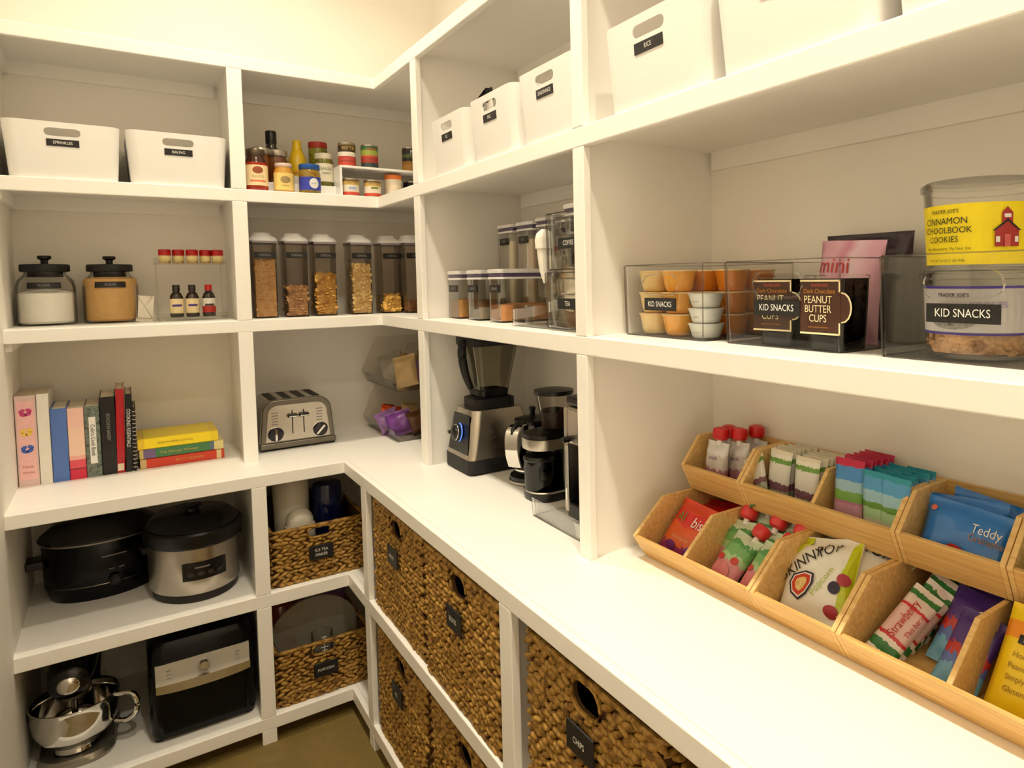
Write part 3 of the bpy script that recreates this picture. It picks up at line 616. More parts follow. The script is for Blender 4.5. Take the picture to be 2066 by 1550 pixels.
t = flat_book('green_paperback', 'green cookbook in the middle of the flat stack', -.788, -.540, CT + .035, CT + .067, bands('green_spine', [(0, (196, 176, 96)), (.04, (110, 90, 130)), (.18, (64, 120, 76)), (.83, (90, 110, 130)), (.88, (220, 206, 140))], axis=0), .13); letters('The Pioneer Woman', .012, mat('gold_print'), spine(t), -.01, .016, sx=1.1)
t = flat_book('yellow_paperback', 'yellow cookbook on top of the flat stack', -.792, -.556, CT + .067, CT + .104, bands('yellow_spine', [(0, (232, 196, 40)), (.08, (246, 218, 30)), (.9, (236, 206, 40))], axis=0), .132); letters('SOUTHERN LIVING', .010, mat('brown_gold', (150, 116, 20), .5), spine(t), -.01, .018, sx=1.2)

# ------------------------------------------------------------------ toaster
t = thing('toaster', 'brushed steel four slot toaster with two dark dials', 'toaster', (-.291, .127, CT))
def tprof(w, h, r, z0=0): 
    pts = [(-w / 2, z0), (w / 2, z0)]
    for i in range(9): a = PI / 2 * i / 8; pts.append((w / 2 - .010 - r + r * math.cos(a), h - r + r * math.sin(a)))
    for i in range(9): a = PI / 2 + PI / 2 * i / 8; pts.append((-w / 2 + .010 + r + r * math.cos(a), h - r + r * math.sin(a)))
    return pts
MB().prism(tprof(.266, .188, .05, .022), .012, .25, 'y', True).build('shell', STEEL, t, ang=30)
MB().prism(tprof(.262, .190, .05, .022), .0, .014, 'y', True).build('front_rim', DKSTEEL, t, ang=30, bevel=.003)
MB().prism(tprof(.226, .170, .036, .034), -.003, .01, 'y', True).build('front_plate', STEEL, t, ang=30)
MB().box(-.134, .134, -.006, .252, .006, .030).build('base_skirt', DKSTEEL, t, bevel=.005)
for x in (-.115, .115):
    for y in (.012, .235): MB().box(x - .014, x + .014, y - .012, y + .01, 0, .008).build('foot', BLACKM, t)
for x in (-.075, -.025, .025, .075): MB().box(x - .013, x + .013, .045, .225, .186, .1895).build('slot', BLACKM, t)
for x in (-.02, .02):
    MB().box(x - .0018, x + .0018, -.0036, -.0025, .058, .148).build('lever_track', BLACKM, t)
    lv = MB().rings([ring(.034, .014, .006, .122, 4, x, -.012), ring(.036, .016, .007, .130, 4, x, -.012), ring(.030, .012, .005, .134, 4, x, -.012)]).build('lever', BLACKP, t)
    MB().box(x - .014, x + .014, -.021, -.016, .124, .127).build('lever_edge', CHROME, lv)
for x, a in ((-.079, 0), (.077, math.radians(42))):
    for k in range(5): MB().box(x - .012, x + .010, -.0036, -.0028, .098 + k * .011, .101 + k * .011).build('vent_bar', mat('grey_button', (110, 100, 92), .4), t)
    d = MB().prism([(x + .024 * math.cos(q * PI / 14), .062 + .024 * math.sin(q * PI / 14)) for q in range(28)], -.020, -.003, 'y', True).build('dial', mat('dial_dark', (30, 24, 34), .25), t, ang=30, bevel=.002)
    MB().box(-.0035, .0035, -.0205, -.0195, -.021, .021).build('dial_mark', CHROME, d, (x, 0, .062), (0, a, 0))
    MB().tube([(x + .0265 * math.cos(q * PI / 14), -.004, .062 + .0265 * math.sin(q * PI / 14)) for q in range(28)], .0025, 6, closed=True).build('dial_ring', CHROME, d)

# ------------------------------------------------------------------ clear stacking bins in the corner
HOPP = clear('hopper_plastic', (250, 249, 247), .11)
def hopper(label, z, h):
    t = thing('stacking_bin', label, 'bin', (.036, .165, z), RB, 'clear stacking bins in the corner'); w = .42; d = .335; k = .003
    MB().box(-w / 2, w / 2, 0, d, 0, k).build('bin_floor', HOPP, t)
    side = [(0, 0), (d, 0), (d, h), (.045, h), (-.022, h * .24)]
    for x in (-w / 2, w / 2 - k): MB().prism(side, x, x + k, 'x').build('bin_side', HOPP, t)
    MB().box(-w / 2, w / 2, d - k, d, k, h).build('bin_back', HOPP, t)
    MB().prism([(0, 0), (-.022, h * .24), (-.019, h * .24), (k, 0)], -w / 2 + k, w / 2 - k, 'x').build('bin_front', HOPP, t); return t
hopper('lower clear stacking bin of sweets in the corner', CT, .20); hopper('upper clear stacking bin of wrapped snacks in the corner', CT + .20, .19)
def pillow_mesh(w, h, t, fin=.012, nx=12, nz=14, seed=0, crimp=True, wr=.12):
    """filled bag: front at -y, base at z = 0, with flat seals at top and bottom"""
    rn = random.Random(seed); ph = [rn.uniform(0, 6.3) for _ in range(6)]
    def th(x, z):
        u = 2 * x / w; v = 2 * (z - h / 2) / (h - 2 * fin)
        if abs(v) >= 1 or abs(u) >= 1: return .0006
        e = (1 - abs(u) ** 3.2) ** .6 * (1 - abs(v) ** 3) ** .55
        return max(.0006, t / 2 * e * (1 + wr * math.sin(7 * u + 3 * v + ph[0]) * .6 + wr * math.sin(5 * v - 4 * u + ph[1]) * .6) + wr * .004 * math.sin(16 * u + ph[2]) * (abs(v) > .6))
    F = []; B = []
    for k in range(nz + 1):
        z = h * k / nz if 0 else None
        s = k / nz; z = h * s
        if k == 1: z = fin
        if k == nz - 1: z = h - fin
        wz = 1 - .05 * math.sin(PI * s) ** .8
        for j in range(nx + 1):
            x = w * (j / nx - .5) * wz; q = th(x, z) if 0 < j < nx else .0006
            cx = .003 * math.sin(3 * s + ph[3]) + (.0015 * math.sin(22 * j / nx * 3) if crimp and (k == 0 or k == nz) else 0)
            F.append((x, cx - q, z)); B.append((x, cx + q, z))
    n = nx + 1; o = len(F); fs = []
    for k in range(nz):
        for j in range(nx):
            a = k * n + j; fs += [(a, a + 1, a + n + 1, a + n), (o + a + 1, o + a, o + a + n, o + a + n + 1)]
    for k in range(nz):
        a = k * n; fs += [(a, a + n, o + a + n, o + a), (a + nx + n, a + nx, o + a + nx, o + a + nx + n)]
    for j in range(nx): fs += [(j + 1, j, o + j, o + j + 1), (nz * n + j, nz * n + j + 1, o + nz * n + j + 1, o + nz * n + j)]
    b = MB(); b.add(F + B, fs, True)
    return b.mesh('pillow'), (lambda x, z: -th(x, z) + .003 * math.sin(3 * z / h + ph[3]))
def bag(name, label, cat, w, h, t, m, loc, rot, seed=0, group=None, part='wrapper', fin=.012):
    o = thing(name, label, cat, loc, rot=rot, group=group); me, fy = pillow_mesh(w, h, t, fin, seed=seed); p = link(part, me, m, o, ang=80); return o, p, fy
WRAP = {k: mat('wrap_' + k, c, .3, coat=.3) for k, c in dict(orange=(220, 80, 24), purple=(120, 60, 150), gold=(176, 140, 60), brown=(96, 60, 30), green=(90, 110, 60), tan=(200, 170, 120), violet=(150, 110, 170), olive=(120, 110, 50), grey=(150, 140, 126), red=(190, 40, 30)).items()}
for i, (k, x, y, z, a, lb) in enumerate((('orange', .075, .19, CT + .006, .3, 'orange sweet bag in the lower corner bin'), ('purple', .085, .06, CT + .006, -.4, 'purple sweet bag in the lower corner bin'), ('tan', .16, .15, CT + .02, .5, 'tan wrapped snack in the lower corner bin'), ('brown', .17, .04, CT + .006, .1, 'brown wrapped snack in the lower corner bin'),
                         ('gold', .13, .06, CT + .206, .4, 'gold snack bag in the upper corner bin'), ('green', .12, .2, CT + .206, -.2, 'dull green snack bag in the upper corner bin'), ('olive', .20, .10, CT + .206, .2, 'olive snack bag in the upper corner bin'), ('grey', .09, .15, CT + .206, -.5, 'clear grey snack bag in the upper corner bin'), ('violet', .16, .05, CT + .206, .7, 'lilac snack bag in the upper corner bin'), ('tan', .10, .02, CT + .206, -.8, 'tan snack bag at the front of the upper corner bin'), ('red', .10, .24, CT + .006, .8, 'red snack bag deep in the lower corner bin'), ('violet', .07, .12, CT + .006, .2, 'lilac snack bag in the lower corner bin'))):
    bag('snack_bag', lb, 'snack bag', .10, .10 if z < CT + .1 else .13, .045, WRAP[k], (x, y, z), (math.radians(-12 - 5 * (i % 3)), math.radians(14 * (-1) ** i), a), seed=i, group='wrapped snacks in the corner bins')
t = jar('squeeze_bottle', 'small white capped bottle half hidden by the upright divider', 'bottle', (.092, -.275, CT), [(.03, 0), (.033, .003), (.033, .085), (.026, .1), (.02, .105)], clear('milky_plastic', (226, 216, 204), .3)); MB().lathe([(.026, .1), (.028, .104), (.028, .14), (.024, .147)], 22).build('cap', WPLAST, t)
arc_label(.033, .01, .06, -90, 90, mat('mauve_label', (206, 186, 180), .6), t)

# ------------------------------------------------------------------ coffee and tea bins
EDGE = clear('acrylic_edge', (226, 222, 220), .2, .05, .06)
def clear_bin(label, loc, me, txt, w, zl, size=.0165, pw=.095, ph=.026, name='clear_bin', grp='clear handled bins'):
    t = thing(name, label, 'bin', loc, RB, grp); link('bin_shell', me, ACRYL, t, ang=35)
    MB().tube([(x, -.0035, z) for x, z in stadium(.114 if me is ME_CLEAR else .089, .044 if me is ME_CLEAR else .038, .112 if me is ME_CLEAR else .106)], .0022, 6, closed=True).build('handle_rim', ACRYL, t)
    tagplate(t, txt, pw, ph, 0, zl, -.0032, size, 0, .85)
    W0, W1, H = (.262, .268, .155) if me is ME_CLEAR else (.225, .23, .140)
    MB().tube([(x, y, H) for x, y in rrect(W1 - .003, .273, .012, 4, 0, .135)], .0011, 5, closed=True).build('top_rim', EDGE, t)
    MB().tube([(x, y, .0013) for x, y in rrect(W0 - .002, .268, .012, 4, 0, .135)], .0015, 5, closed=True).build('bottom_edge', EDGE, t)
    for sx_ in (-1, 1): MB().tube([(sx_ * (W0 / 2 - .0035), .0025, .002), (sx_ * (W1 / 2 - .0035), .0, H - .001)], .0016, 5).build('corner_edge', EDGE, t)
    return t
clear_bin('lower clear bin labelled TEA under the coffee bin', (.045, -1.33, S3 + .004), ME_CLEAR_S, 'TEA', .225, .064)
clear_bin('clear bin labelled COFFEE stacked on the tea bin', (.05, -1.33, S3 + .150), ME_CLEAR_S, 'COFFEE', .225, .064)
o = pop('dark coffee container with white lid in the coffee bin', (.075, -1.335, S3 + .1535), .15, .12, .135, mat('coffee_beans', (44, 26, 14), .6, var=.4, scale=120), .085, 'C', lb=False)
bag('tea_pouch', 'white tea pouch with gold swirl in the tea bin', 'packet', .13, .12, .04, bands('tea_wrap', [(0, (120, 84, 40)), (.35, (226, 214, 192)), (.75, (230, 220, 200))], wob=.3), (.085, -1.31, S3 + .008), (math.radians(-6), 0, RB), 3)
bag('tea_pouch', 'brown tea pouch behind the white one in the tea bin', 'packet', .13, .11, .05, WRAP['brown'], (.15, -1.35, S3 + .008), (math.radians(-10), 0, RB), 4)
t = thing('clear_tray', 'small clear open tray in front of the tea bin', 'tray', (.0, 0, 0)); t.location = (.055, -1.10, S3)
link('tray_shell', shell(.19, .14, .19, .14, .06, .003, .006, 3), ACRYL, t); t.rotation_euler = (0, 0, RB)
t = thing('bag_clip', 'white ribbed bag clip hooked on the clear bins', 'clip', (.052, -1.196, S3 + .118), RB)
MB().rings([ring(.006, .008, .002, 0, 3, .008), ring(.016, .02, .005, .03, 3, .003), ring(.022, .026, .007, .07, 3, 0), ring(.024, .028, .007, .09, 3, 0)]).build('clip_jaw', mat('clip_white', (242, 236, 224), .5), t, ang=60)
MB().rings([ring(.030, .034, .009, .088, 3, 0), ring(.032, .036, .010, .11, 3, 0), ring(.030, .032, .010, .125, 3, .003), ring(.014, .014, .005, .136, 3, .008)]).build('clip_grip', mat('clip_white'), t, ang=60)

# ------------------------------------------------------------------ blender
t = thing('countertop_blender', 'steel blender with blue lit dial and clear jug', 'blender', (.058, -.580, CT), RB)
b = MB(); b.rings([ring(.205, .225, .02, .048, 4, 0, .112), ring(.195, .215, .025, .09, 4, 0, .115), ring(.178, .2, .03, .165, 4, 0, .118), ring(.16, .18, .03, .205, 4, 0, .118)]); b.build('motor_housing', STEEL, t, ang=50)
b = MB(); b.rings([ring(.209, .228, .02, .006, 4, 0, .112), ring(.209, .228, .02, .05, 4, 0, .112)]); b.build('base_foot', BLACKM, t)
p = MB().add([(-.080, .0015, .065), (.080, .0015, .065), (.064, .0195, .188), (-.064, .0195, .188)], [(0, 1, 2, 3)]).build('control_panel', BLACKP, t)
kn = MB().lathe([(.026, 0), (.026, .010), (.022, .022), (.018, .024)], 24).build('dial', BLACKP, t, (0, .009, .128), (math.radians(82), 0, 0))
BLUE = mat('blue_glow', (90, 140, 255), .4, emit=3.0)
MB().tube([(.031 * math.cos(a), .031 * math.sin(a), .004) for a in [math.radians(-60 + 18 * k) for k in range(9)]], .002, 6).build('dial_light', BLUE, kn)
MB().tube([(.025 * math.cos(a), .025 * math.sin(a), .014) for a in [k * PI / 12 for k in range(24)]], .002, 6, closed=True).build('dial_ring', CHROME, kn)
MB().box(-.05, -.034, -.012, .004, .12, .13).build('switch', BLACKP, t)
b = MB(); b.rings([ring(.125, .14, .02, .203, 4, 0, .118), ring(.125, .14, .02, .236, 4, 0, .118), ring(.10, .11, .02, .242, 4, 0, .118)]); b.build('jug_seat', BLACKM, t)
b = MB(); b.rings([ring(.105, .105, .02, .243, 4, 0, .118), ring(.118, .118, .02, .29, 4, 0, .118), ring(.165, .165, .025, .43, 4, 0, .118), ring(.16, .16, .024, .43, 4, 0, .118), ring(.112, .112, .018, .292, 4, 0, .118), ring(.09, .09, .018, .25, 4, 0, .118)]); b.build('jug', clear('jug_plastic', (238, 236, 230), .16), t)
MB().rings([ring(.104, .104, .02, .244, 4, 0, .118), ring(.108, .108, .02, .262, 4, 0, .118)]).build('jug_collar', BLACKM, t)
b = MB(); b.rings([ring(.170, .170, .026, .415, 4, 0, .118), ring(.172, .172, .026, .44, 4, 0, .118), ring(.15, .15, .024, .449, 4, 0, .118)]); b.build('jug_lid', BLACKM, t)
MB().tube([(.0, .036, .43), (.0, .028, .42), (.0, .026, .38), (.0, .036, .32), (.0, .054, .27)], [.011, .014, .015, .013, .010], 10).build('jug_handle', BLACKM, t)
# ------------------------------------------------------------------ glass kettle
t = thing('glass_kettle', 'glass kettle with chrome band and black handle', 'kettle', (.205, -.835, CT), RB)
MB().lathe([(.07, 0), (.078, .003), (.078, .010)], 32).build('base_plate', mat('base_silver', (196, 190, 176), .3, .8), t)
MB().lathe([(.074, .010), (.074, .022), (.05, .03), (.05, .04)], 32).build('base_top', BLACKP, t)
MB().lathe([(.056, .041), (.070, .05), (.078, .075), (.076, .11), (.064, .155), (.054, .185), (.0525, .185), (.0625, .154), (.0745, .11), (.0765, .075), (.068, .052), (.052, .046)], 36).build('glass_body', clear('kettle_glass', (150, 146, 136), .45), t)
MB().lathe([(.05, .036), (.062, .04), (.062, .052), (.054, .056)], 32).build('heater', CHROME, t)
MB().lathe([(.056, .183), (.057, .186), (.057, .196), (.03, .204)], 32).build('kettle_lid', BLACKP, t)
MB().lathe([(.008, .203), (.008, .22), (.011, .226), (.011, .232), (.006, .235)], 16).build('lid_knob', BLACKP, t)
h = MB().tube([(.0, -.052, .19), (.0, -.085, .19), (.0, -.105, .165), (.0, -.105, .11), (.0, -.092, .07), (.0, -.07, .06)], [.009, .011, .013, .013, .011, .009], 10).build('handle', BLACKP, t, rot=(0, 0, .5))
b = MB(); rr = [(-.052, .192), (-.088, .190), (-.114, .166), (-.115, .11), (-.1, .066)]
rr, _ = spline([(0, y, z) for y, z in rr], 1.0); b.rings([[(-.022, q.y - .004, q.z), (.022, q.y - .004, q.z), (.022, q.y + .003, q.z - .002), (-.022, q.y + .003, q.z - .002)] for q in rr], smooth=True); b.build('handle_plate', CHROME, h)
# ------------------------------------------------------------------ coffee grinder
t = thing('coffee_grinder', 'black coffee grinder with bean hopper and clear grounds cup', 'coffee grinder', (.155, -1.005, CT), RB)
b = MB(); b.rings([ring(.12, .15, .05, 0, 6, 0, .015), ring(.125, .155, .05, .012, 6, 0, .015), ring(.125, .155, .05, .026, 6, 0, .015)]); b.build('base_foot', BLACKP, t)
MB().tube([(x, y, .027) for x, y in rrect(.122, .152, .05, 6, 0, .015)], .003, 6, closed=True).build('base_ring', CHROME, t)
b = MB(); b.rings([ring(.10, .06, .02, .026, 4, 0, .06), ring(.10, .06, .02, .15, 4, 0, .06)]); b.build('motor_column', BLACKP, t)
MB().lathe([(.044, .029), (.046, .032), (.046, .115), (.043, .115), (.043, .035)], 28, 0, -.02).build('grounds_cup', clear('smoke_cup', (90, 86, 82), .4), t)
MB().lathe([(.038, .04), (.038, .09)], 24, 0, -.02).build('grounds_insert', BLACKM, t)
MB().lathe([(.047, .113), (.049, .118), (.045, .126)], 28, 0, -.02).build('cup_lid', BLACKP, t)
b = MB(); b.rings([ring(.12, .15, .05, .148, 6, 0, .01), ring(.122, .152, .05, .152, 6, 0, .01), ring(.122, .152, .05, .178, 6, 0, .01)]); b.build('steel_band', STEEL, t)
b = MB(); b.rings([ring(.118, .148, .05, .178, 6, 0, .01), ring(.116, .146, .05, .19, 6, 0, .01), ring(.09, .1, .04, .196, 6, 0, .02)]); b.build('head_top', BLACKP, t)
MB().lathe([(.034, .192), (.038, .215), (.054, .30), (.052, .30), (.036, .216), (.03, .196)], 28, 0, .03).build('bean_hopper', SMOKE, t)
MB().lathe([(.034, .2), (.044, .25), (.02, .256)], 24, 0, .03).build('coffee_beans', mat('coffee_beans'), t)
MB().lathe([(.057, .298), (.058, .302), (.058, .310), (.03, .315)], 28, 0, .03).build('hopper_lid', BLACKP, t)
# ------------------------------------------------------------------ coffee machine and its tray
t = thing('drip_tray', 'clear low tray under the coffee machine', 'tray', (.042, -1.272, CT), RB)
link('tray_shell', shell(.30, .34, .31, .345, .05, .003, .01, 3), ACRYL, t)
t = thing('coffee_machine', 'tall steel and black coffee machine mostly hidden by the divider', 'coffee machine', (.10, -1.31, CT + .004), RB)
MB().box(-.10, .09, .0, .26, 0, .045).build('machine_base', BLACKP, t, bevel=.006)
MB().box(-.10, .09, .10, .26, .045, .30).build('machine_body', BLACKP, t, bevel=.01)
MB().box(-.105, -.088, -.004, .26, .02, .295).build('side_plate', STEEL, t, bevel=.004)
MB().box(-.09, .09, -.004, .14, .20, .30).build('brew_head', STEEL, t, bevel=.01)
MB().box(-.10, .06, .0, .22, .30, .325).build('machine_lid', BLACKP, t, bevel=.008)
MB().tube([(-.075, -.012, .06), (-.075, -.012, .20)], .006, 8).build('steam_wand', CHROME, t)
MB().lathe([(.008, 0), (.008, .02), (.006, .022)], 14).build('steam_knob', BLACKP, t, (-.075, -.004, .215), (math.radians(90), 0, 0))
MB().lathe([(.035, .046), (.04, .05), (.04, .09), (.036, .09)], 22, 0, .045).build('cup', BLACKM, t)

# ------------------------------------------------------------------ woven baskets
def basket(label, loc, rz, w, d, h, txt, size=.016, taper=.0, rows=None, slot=(.088, .055), seed=1, sides=(1, 1), plate=(.088, .055), pz=.56, lump=1.0):
    t = thing('woven_basket', label, 'basket', loc, rz, 'woven water hyacinth baskets'); th = .006
    sz = h - .014 - slot[1] / 2
    me = cut(shell(w - .02, d - .02, w - .02, d - .02, h - .008, th, .012, 3), [MB().prism(stadium(slot[0], slot[1], sz), -.05, .04, 'y').mesh('s')])
    link('basket_wall', me, RATTAN_D, t, (0, .010, 0))
    rn = random.Random(seed); b = MB(); pitch = .0128 * lump; L = .0215 * lump; nr = int(h / pitch); pitch = h / nr
    def lumps(p0, p1, nrm, hole):
        p0, p1, nrm = Vector(p0), Vector(p1), Vector(nrm); dr = (p1 - p0); ln = dr.length; dr.normalize(); n = int(ln / (L * 1.25))
        for r in range(nr):
            z = (r + .5) * pitch; tilt = (15 if r % 2 else -15)
            for i in range(n + 1):
                s = (i + (.5 if r % 2 else 0)) * ln / (n + .5) + rn.uniform(-.003, .003)
                if s > ln - L * .5 or s < L * .4: continue
                c = p0 + dr * s
                if hole and abs(c.x) < slot[0] / 2 + L * .35 and abs(z - sz) < slot[1] / 2 + pitch * .4: continue
                a = math.radians(tilt + rn.uniform(-14, 14)); ax = dr * math.cos(a) + Vector((0, 0, 1)) * math.sin(a); bz = nrm.cross(ax)
                M = Matrix((ax, nrm, bz)).transposed()
                k = rn.uniform(.82, 1.2)
                b.ball((c.x + nrm.x * .002, c.y + nrm.y * .002, z + rn.uniform(-.0015, .0015)), (L * .86 * k, .0062 * rn.uniform(.7, 1.35), pitch * .52 * rn.uniform(.8, 1.2)), 6, 5, M)
    lumps((-w / 2 + .004, .008, 0), (w / 2 - .004, .008, 0), (0, -1, 0), True)
    if sides[0]: lumps((-w / 2 + .008, d - .01, 0), (-w / 2 + .008, .01, 0), (-1, 0, 0), False)
    if sides[1]: lumps((w / 2 - .008, .01, 0), (w / 2 - .008, d - .01, 0), (1, 0, 0), False)
    b.build('weave', RATTAN, t, kind='stuff', ang=180)
    r = MB(); pts = [(x, y, h - .004) for x, y in rrect(w - .012, d - .012, .014, 3, 0, d / 2)]
    r.tube(pts, .006, 6, closed=True); r.build('rim', RATTAN, t)
    s = [(x, .006, z) for x, z in stadium(slot[0] + .006, slot[1] + .006, sz)]
    MB().tube(s, .0045, 6, closed=True).build('slot_binding', RATTAN, t)
    if txt:
        p = MB().box(-plate[0] / 2, plate[0] / 2, -.008, -.003, -plate[1] / 2, plate[1] / 2).build('label_plate', BLACKL, t, (0, -.002, h * pz), bevel=.004)
        ls = txt.split('|')
        for i, q in enumerate(ls): letters(q, size, WHITEP, p, 0, ((len(ls) - 1) / 2 - i) * size * 1.15, -.0082, sx=.85)
    return t
basket('low basket labelled ICE TEA MAKER holding white and blue pitchers', (-.293, -.188, L1), 0, .318, .48, .195, 'ICE TEA|MAKER', .0145, seed=2, pz=.5, plate=(.08, .05), slot=(.075, .030))
basket('low basket labelled POPCORN holding a clear bowl', (-.293, -.188, L0), 0, .318, .48, .195, 'POPCORN', .0135, seed=3, pz=.5, plate=(.08, .05), slot=(.075, .030))
bx = -.2
basket('tall basket next to the corner on the upper row', (bx, -.722, L1), RB, .465, .5, .345, 'BREAD', .0165, seed=4, pz=.655, lump=1.05)
basket('tall basket on the upper row beside the counter post', (bx - .006, -1.201, L1), RB, .465, .5, .347, 'BOXES', .0165, seed=5, pz=.655, lump=1.05)
basket('tall basket next to the corner on the bottom row', (bx, -.722, L0), RB, .46, .5, .345, 'PET', .0165, seed=6, pz=.655, lump=1.05)
basket('tall basket on the bottom row beside the counter post', (bx, -1.201, L0), RB, .462, .5, .345, 'PAPER', .0165, seed=7, pz=.655, lump=1.05)
basket('tall basket labelled CHIPS in the bay past the counter post', (bx + .004, -1.745, L1), RB, .45, .5, .335, 'CHIPS', .0165, seed=8, pz=.655, lump=1.1)
basket('tall basket beside the chips basket showing a dark sliver', (bx + .03, -2.23, L1), RB, .45, .5, .345, '', seed=9, lump=1.1)
t = thing('white_pitcher', 'tall white pitcher with rounded spout standing in the ice tea basket', 'pitcher', (-.352, -.02, L1 + .008))
MB().lathe([(.052, 0), (.056, .004), (.06, .30), (.056, .33), (.05, .335)], 32).build('pitcher_body', mat('white_enamel', (214, 206, 188), .35), t)
MB().ball((.012, -.075, .178), (.046, .04, .05), 20, 12).build('pitcher_spout', mat('white_enamel'), t)
MB().lathe([(.046, 0), (.05, .004), (.05, .17)], 28, .012, -.075).build('filter_cup', mat('white_enamel'), t)
t = thing('blue_pitcher', 'dark blue pitcher in the ice tea basket', 'pitcher', (-.232, -.03, L1 + .008)); MB().lathe([(.046, 0), (.05, .005), (.053, .25), (.048, .285), (.035, .292)], 30).build('pitcher_body', mat('navy_gloss', (12, 20, 66), .12, coat=.7), t)
t = thing('mixing_bowl', 'clear plastic popcorn bowl standing on edge in the popcorn basket', 'bowl', (-.30, .02, L0 + .008), rot=(math.radians(8), 0, 0))
b = MB(); pr = [(.155, 0), (.15, .02), (.125, .05), (.08, .075), (.02, .085)]
b.rings([[(r * math.cos(2 * PI * j / 40), z - .05, .16 + r * math.sin(2 * PI * j / 40)) for j in range(40)] for r, z in pr]); b.build('bowl_shell', frosted('frosted_plastic', (206, 200, 184), .46, .3), t)
t = thing('popcorn_popper', 'amber plastic popcorn maker dome in the popcorn basket', 'popcorn maker', (-.385, .1, L0 + .008)); MB().lathe([(.075, 0), (.08, .01), (.08, .2), (.06, .25), (.02, .27)], 30).build('dome', mat('amber_plastic', (150, 60, 14), .15, coat=.6), t)
bag('lilac_packet', 'pale lilac popcorn packet behind the clear bowl', 'packet', .13, .27, .04, WRAP['violet'], (-.22, .12, L0 + .01), (math.radians(-8), math.radians(8), .1), 5)
t = thing('measuring_scoop', 'clear measuring cup with white marks at the popcorn basket slot', 'measuring cup', (-.292, -.145, L0 + .008)); MB().lathe([(.03, 0), (.033, .004), (.036, .20), (.034, .20), (.031, .006)], 24).build('cup_body', ACRYL, t)
for k in range(6): MB().box(-.012 + .004 * (k % 2), .012 - .004 * (k % 2), -.0372, -.0362, .135 + .012 * k, .137 + .012 * k).build('scale_mark', WHITEP, t)
MB().box(-.001, .001, -.0372, -.0362, .13, .2).build('scale_line', WHITEP, t)

# ------------------------------------------------------------------ slow cookers
def oval(rx, ry, z, n=40, cx=0, cy=0): return [(cx + rx * math.cos(2 * PI * j / n), cy + ry * math.sin(2 * PI * j / n), z) for j in range(n)]
t = thing('steel_slow_cooker', 'oval stainless slow cooker with black lid and digital panel', 'slow cooker', (-.652, .018, L1), .12)
MB().rings([oval(.118, .145, .0), oval(.122, .150, .004), oval(.122, .150, .035)]).build('foot_band', mat('brown_black', (24, 17, 14), .5), t)
MB().rings([oval(.128, .158, .03), oval(.130, .160, .034), oval(.130, .160, .20), oval(.126, .156, .203)]).build('steel_body', STEEL, t)
MB().rings([oval(.136, .166, .180), oval(.141, .171, .188), oval(.144, .174, .226), oval(.138, .168, .232)]).build('crock_rim', BLACKP, t)
l = MB().rings([oval(.134, .164, .228), oval(.136, .166, .236), oval(.115, .14, .256), oval(.05, .06, .266)]).build('lid', mat('lid_dark', (10, 9, 9), .25), t)
MB().rings([oval(.02, .02, .265), oval(.018, .018, .275), oval(.03, .02, .28), oval(.026, .016, .287)]).build('lid_knob', BLACKP, l)
def on_oval(x, rx, ry): return -ry * math.sqrt(max(0, 1 - (x / rx) ** 2))
fy = lambda x, z: on_oval(x, .130, .160)
pn = patch(rect(-.062, .062, .078, .135, 8), BLACKP, t, fy=fy, off=.003, name='control_panel'); patch(rect(-.03, .012, .117, .122), mat('panel_grey', (120, 112, 108), .5), pn, fy=fy, off=.0045)
for k in range(4): patch(ell(-.042 + .028 * k, .098, .009, .007, 12), mat('panel_button', (52, 46, 42), .5), pn, fy=fy, off=.0042, n=2, name='button')
for s in (-1, 1): MB().box(min(s * .12, s * .146), max(s * .12, s * .146), .0, .06, .15, .172).build('side_handle', BLACKP, t, bevel=.004)
t = thing('black_slow_cooker', 'large oval black slow cooker behind the steel one', 'slow cooker', (-.905, .205, L1), .05)
MB().rings([oval(.138, .10, .0), oval(.142, .104, .012), oval(.155, .115, .05), oval(.158, .118, .19), oval(.155, .115, .194)]).build('heater_body', mat('gloss_black', (5, 5, 5), .22, spec=.3), t)
MB().tube(oval(.151, .112, .052), .004, 6, closed=True).build('lower_band', DKSTEEL, t); MB().tube(oval(.160, .120, .194), .0045, 6, closed=True).build('upper_band', STEEL, t)
l = MB().rings([oval(.164, .124, .196), oval(.168, .128, .204), oval(.16, .12, .216), oval(.12, .09, .25), oval(.05, .04, .262)]).build('lid', clear('smoke_lid', (60, 54, 50), .5), t)
MB().rings([oval(.162, .122, .190), oval(.16, .12, .205), oval(.14, .10, .205)]).build('crock', mat('gloss_black'), t)
MB().rings([oval(.018, .018, .26), oval(.03, .02, .285), oval(.026, .016, .292)]).build('lid_knob', BLACKP, l)
for s in (-1, 1): MB().box(min(s * .15, s * .2), max(s * .15, s * .2), -.04, .04, .12, .145).build('side_handle', BLACKP, t, bevel=.006)
fy = lambda x, z: on_oval(x, .157, .117)
patch(rect(-.005, .062, .142, .147), mat('panel_grey'), t, fy=fy, off=.003); MB().lathe([(.018, 0), (.018, .014), (.012, .02)], 18).build('dial', BLACKM, t, (.03, -.115, .062), (math.radians(90), 0, 0))
for x in (.012, .04): patch(rect(x, x + .014, .098, .102), mat('panel_grey'), t, fy=fy, off=.003)

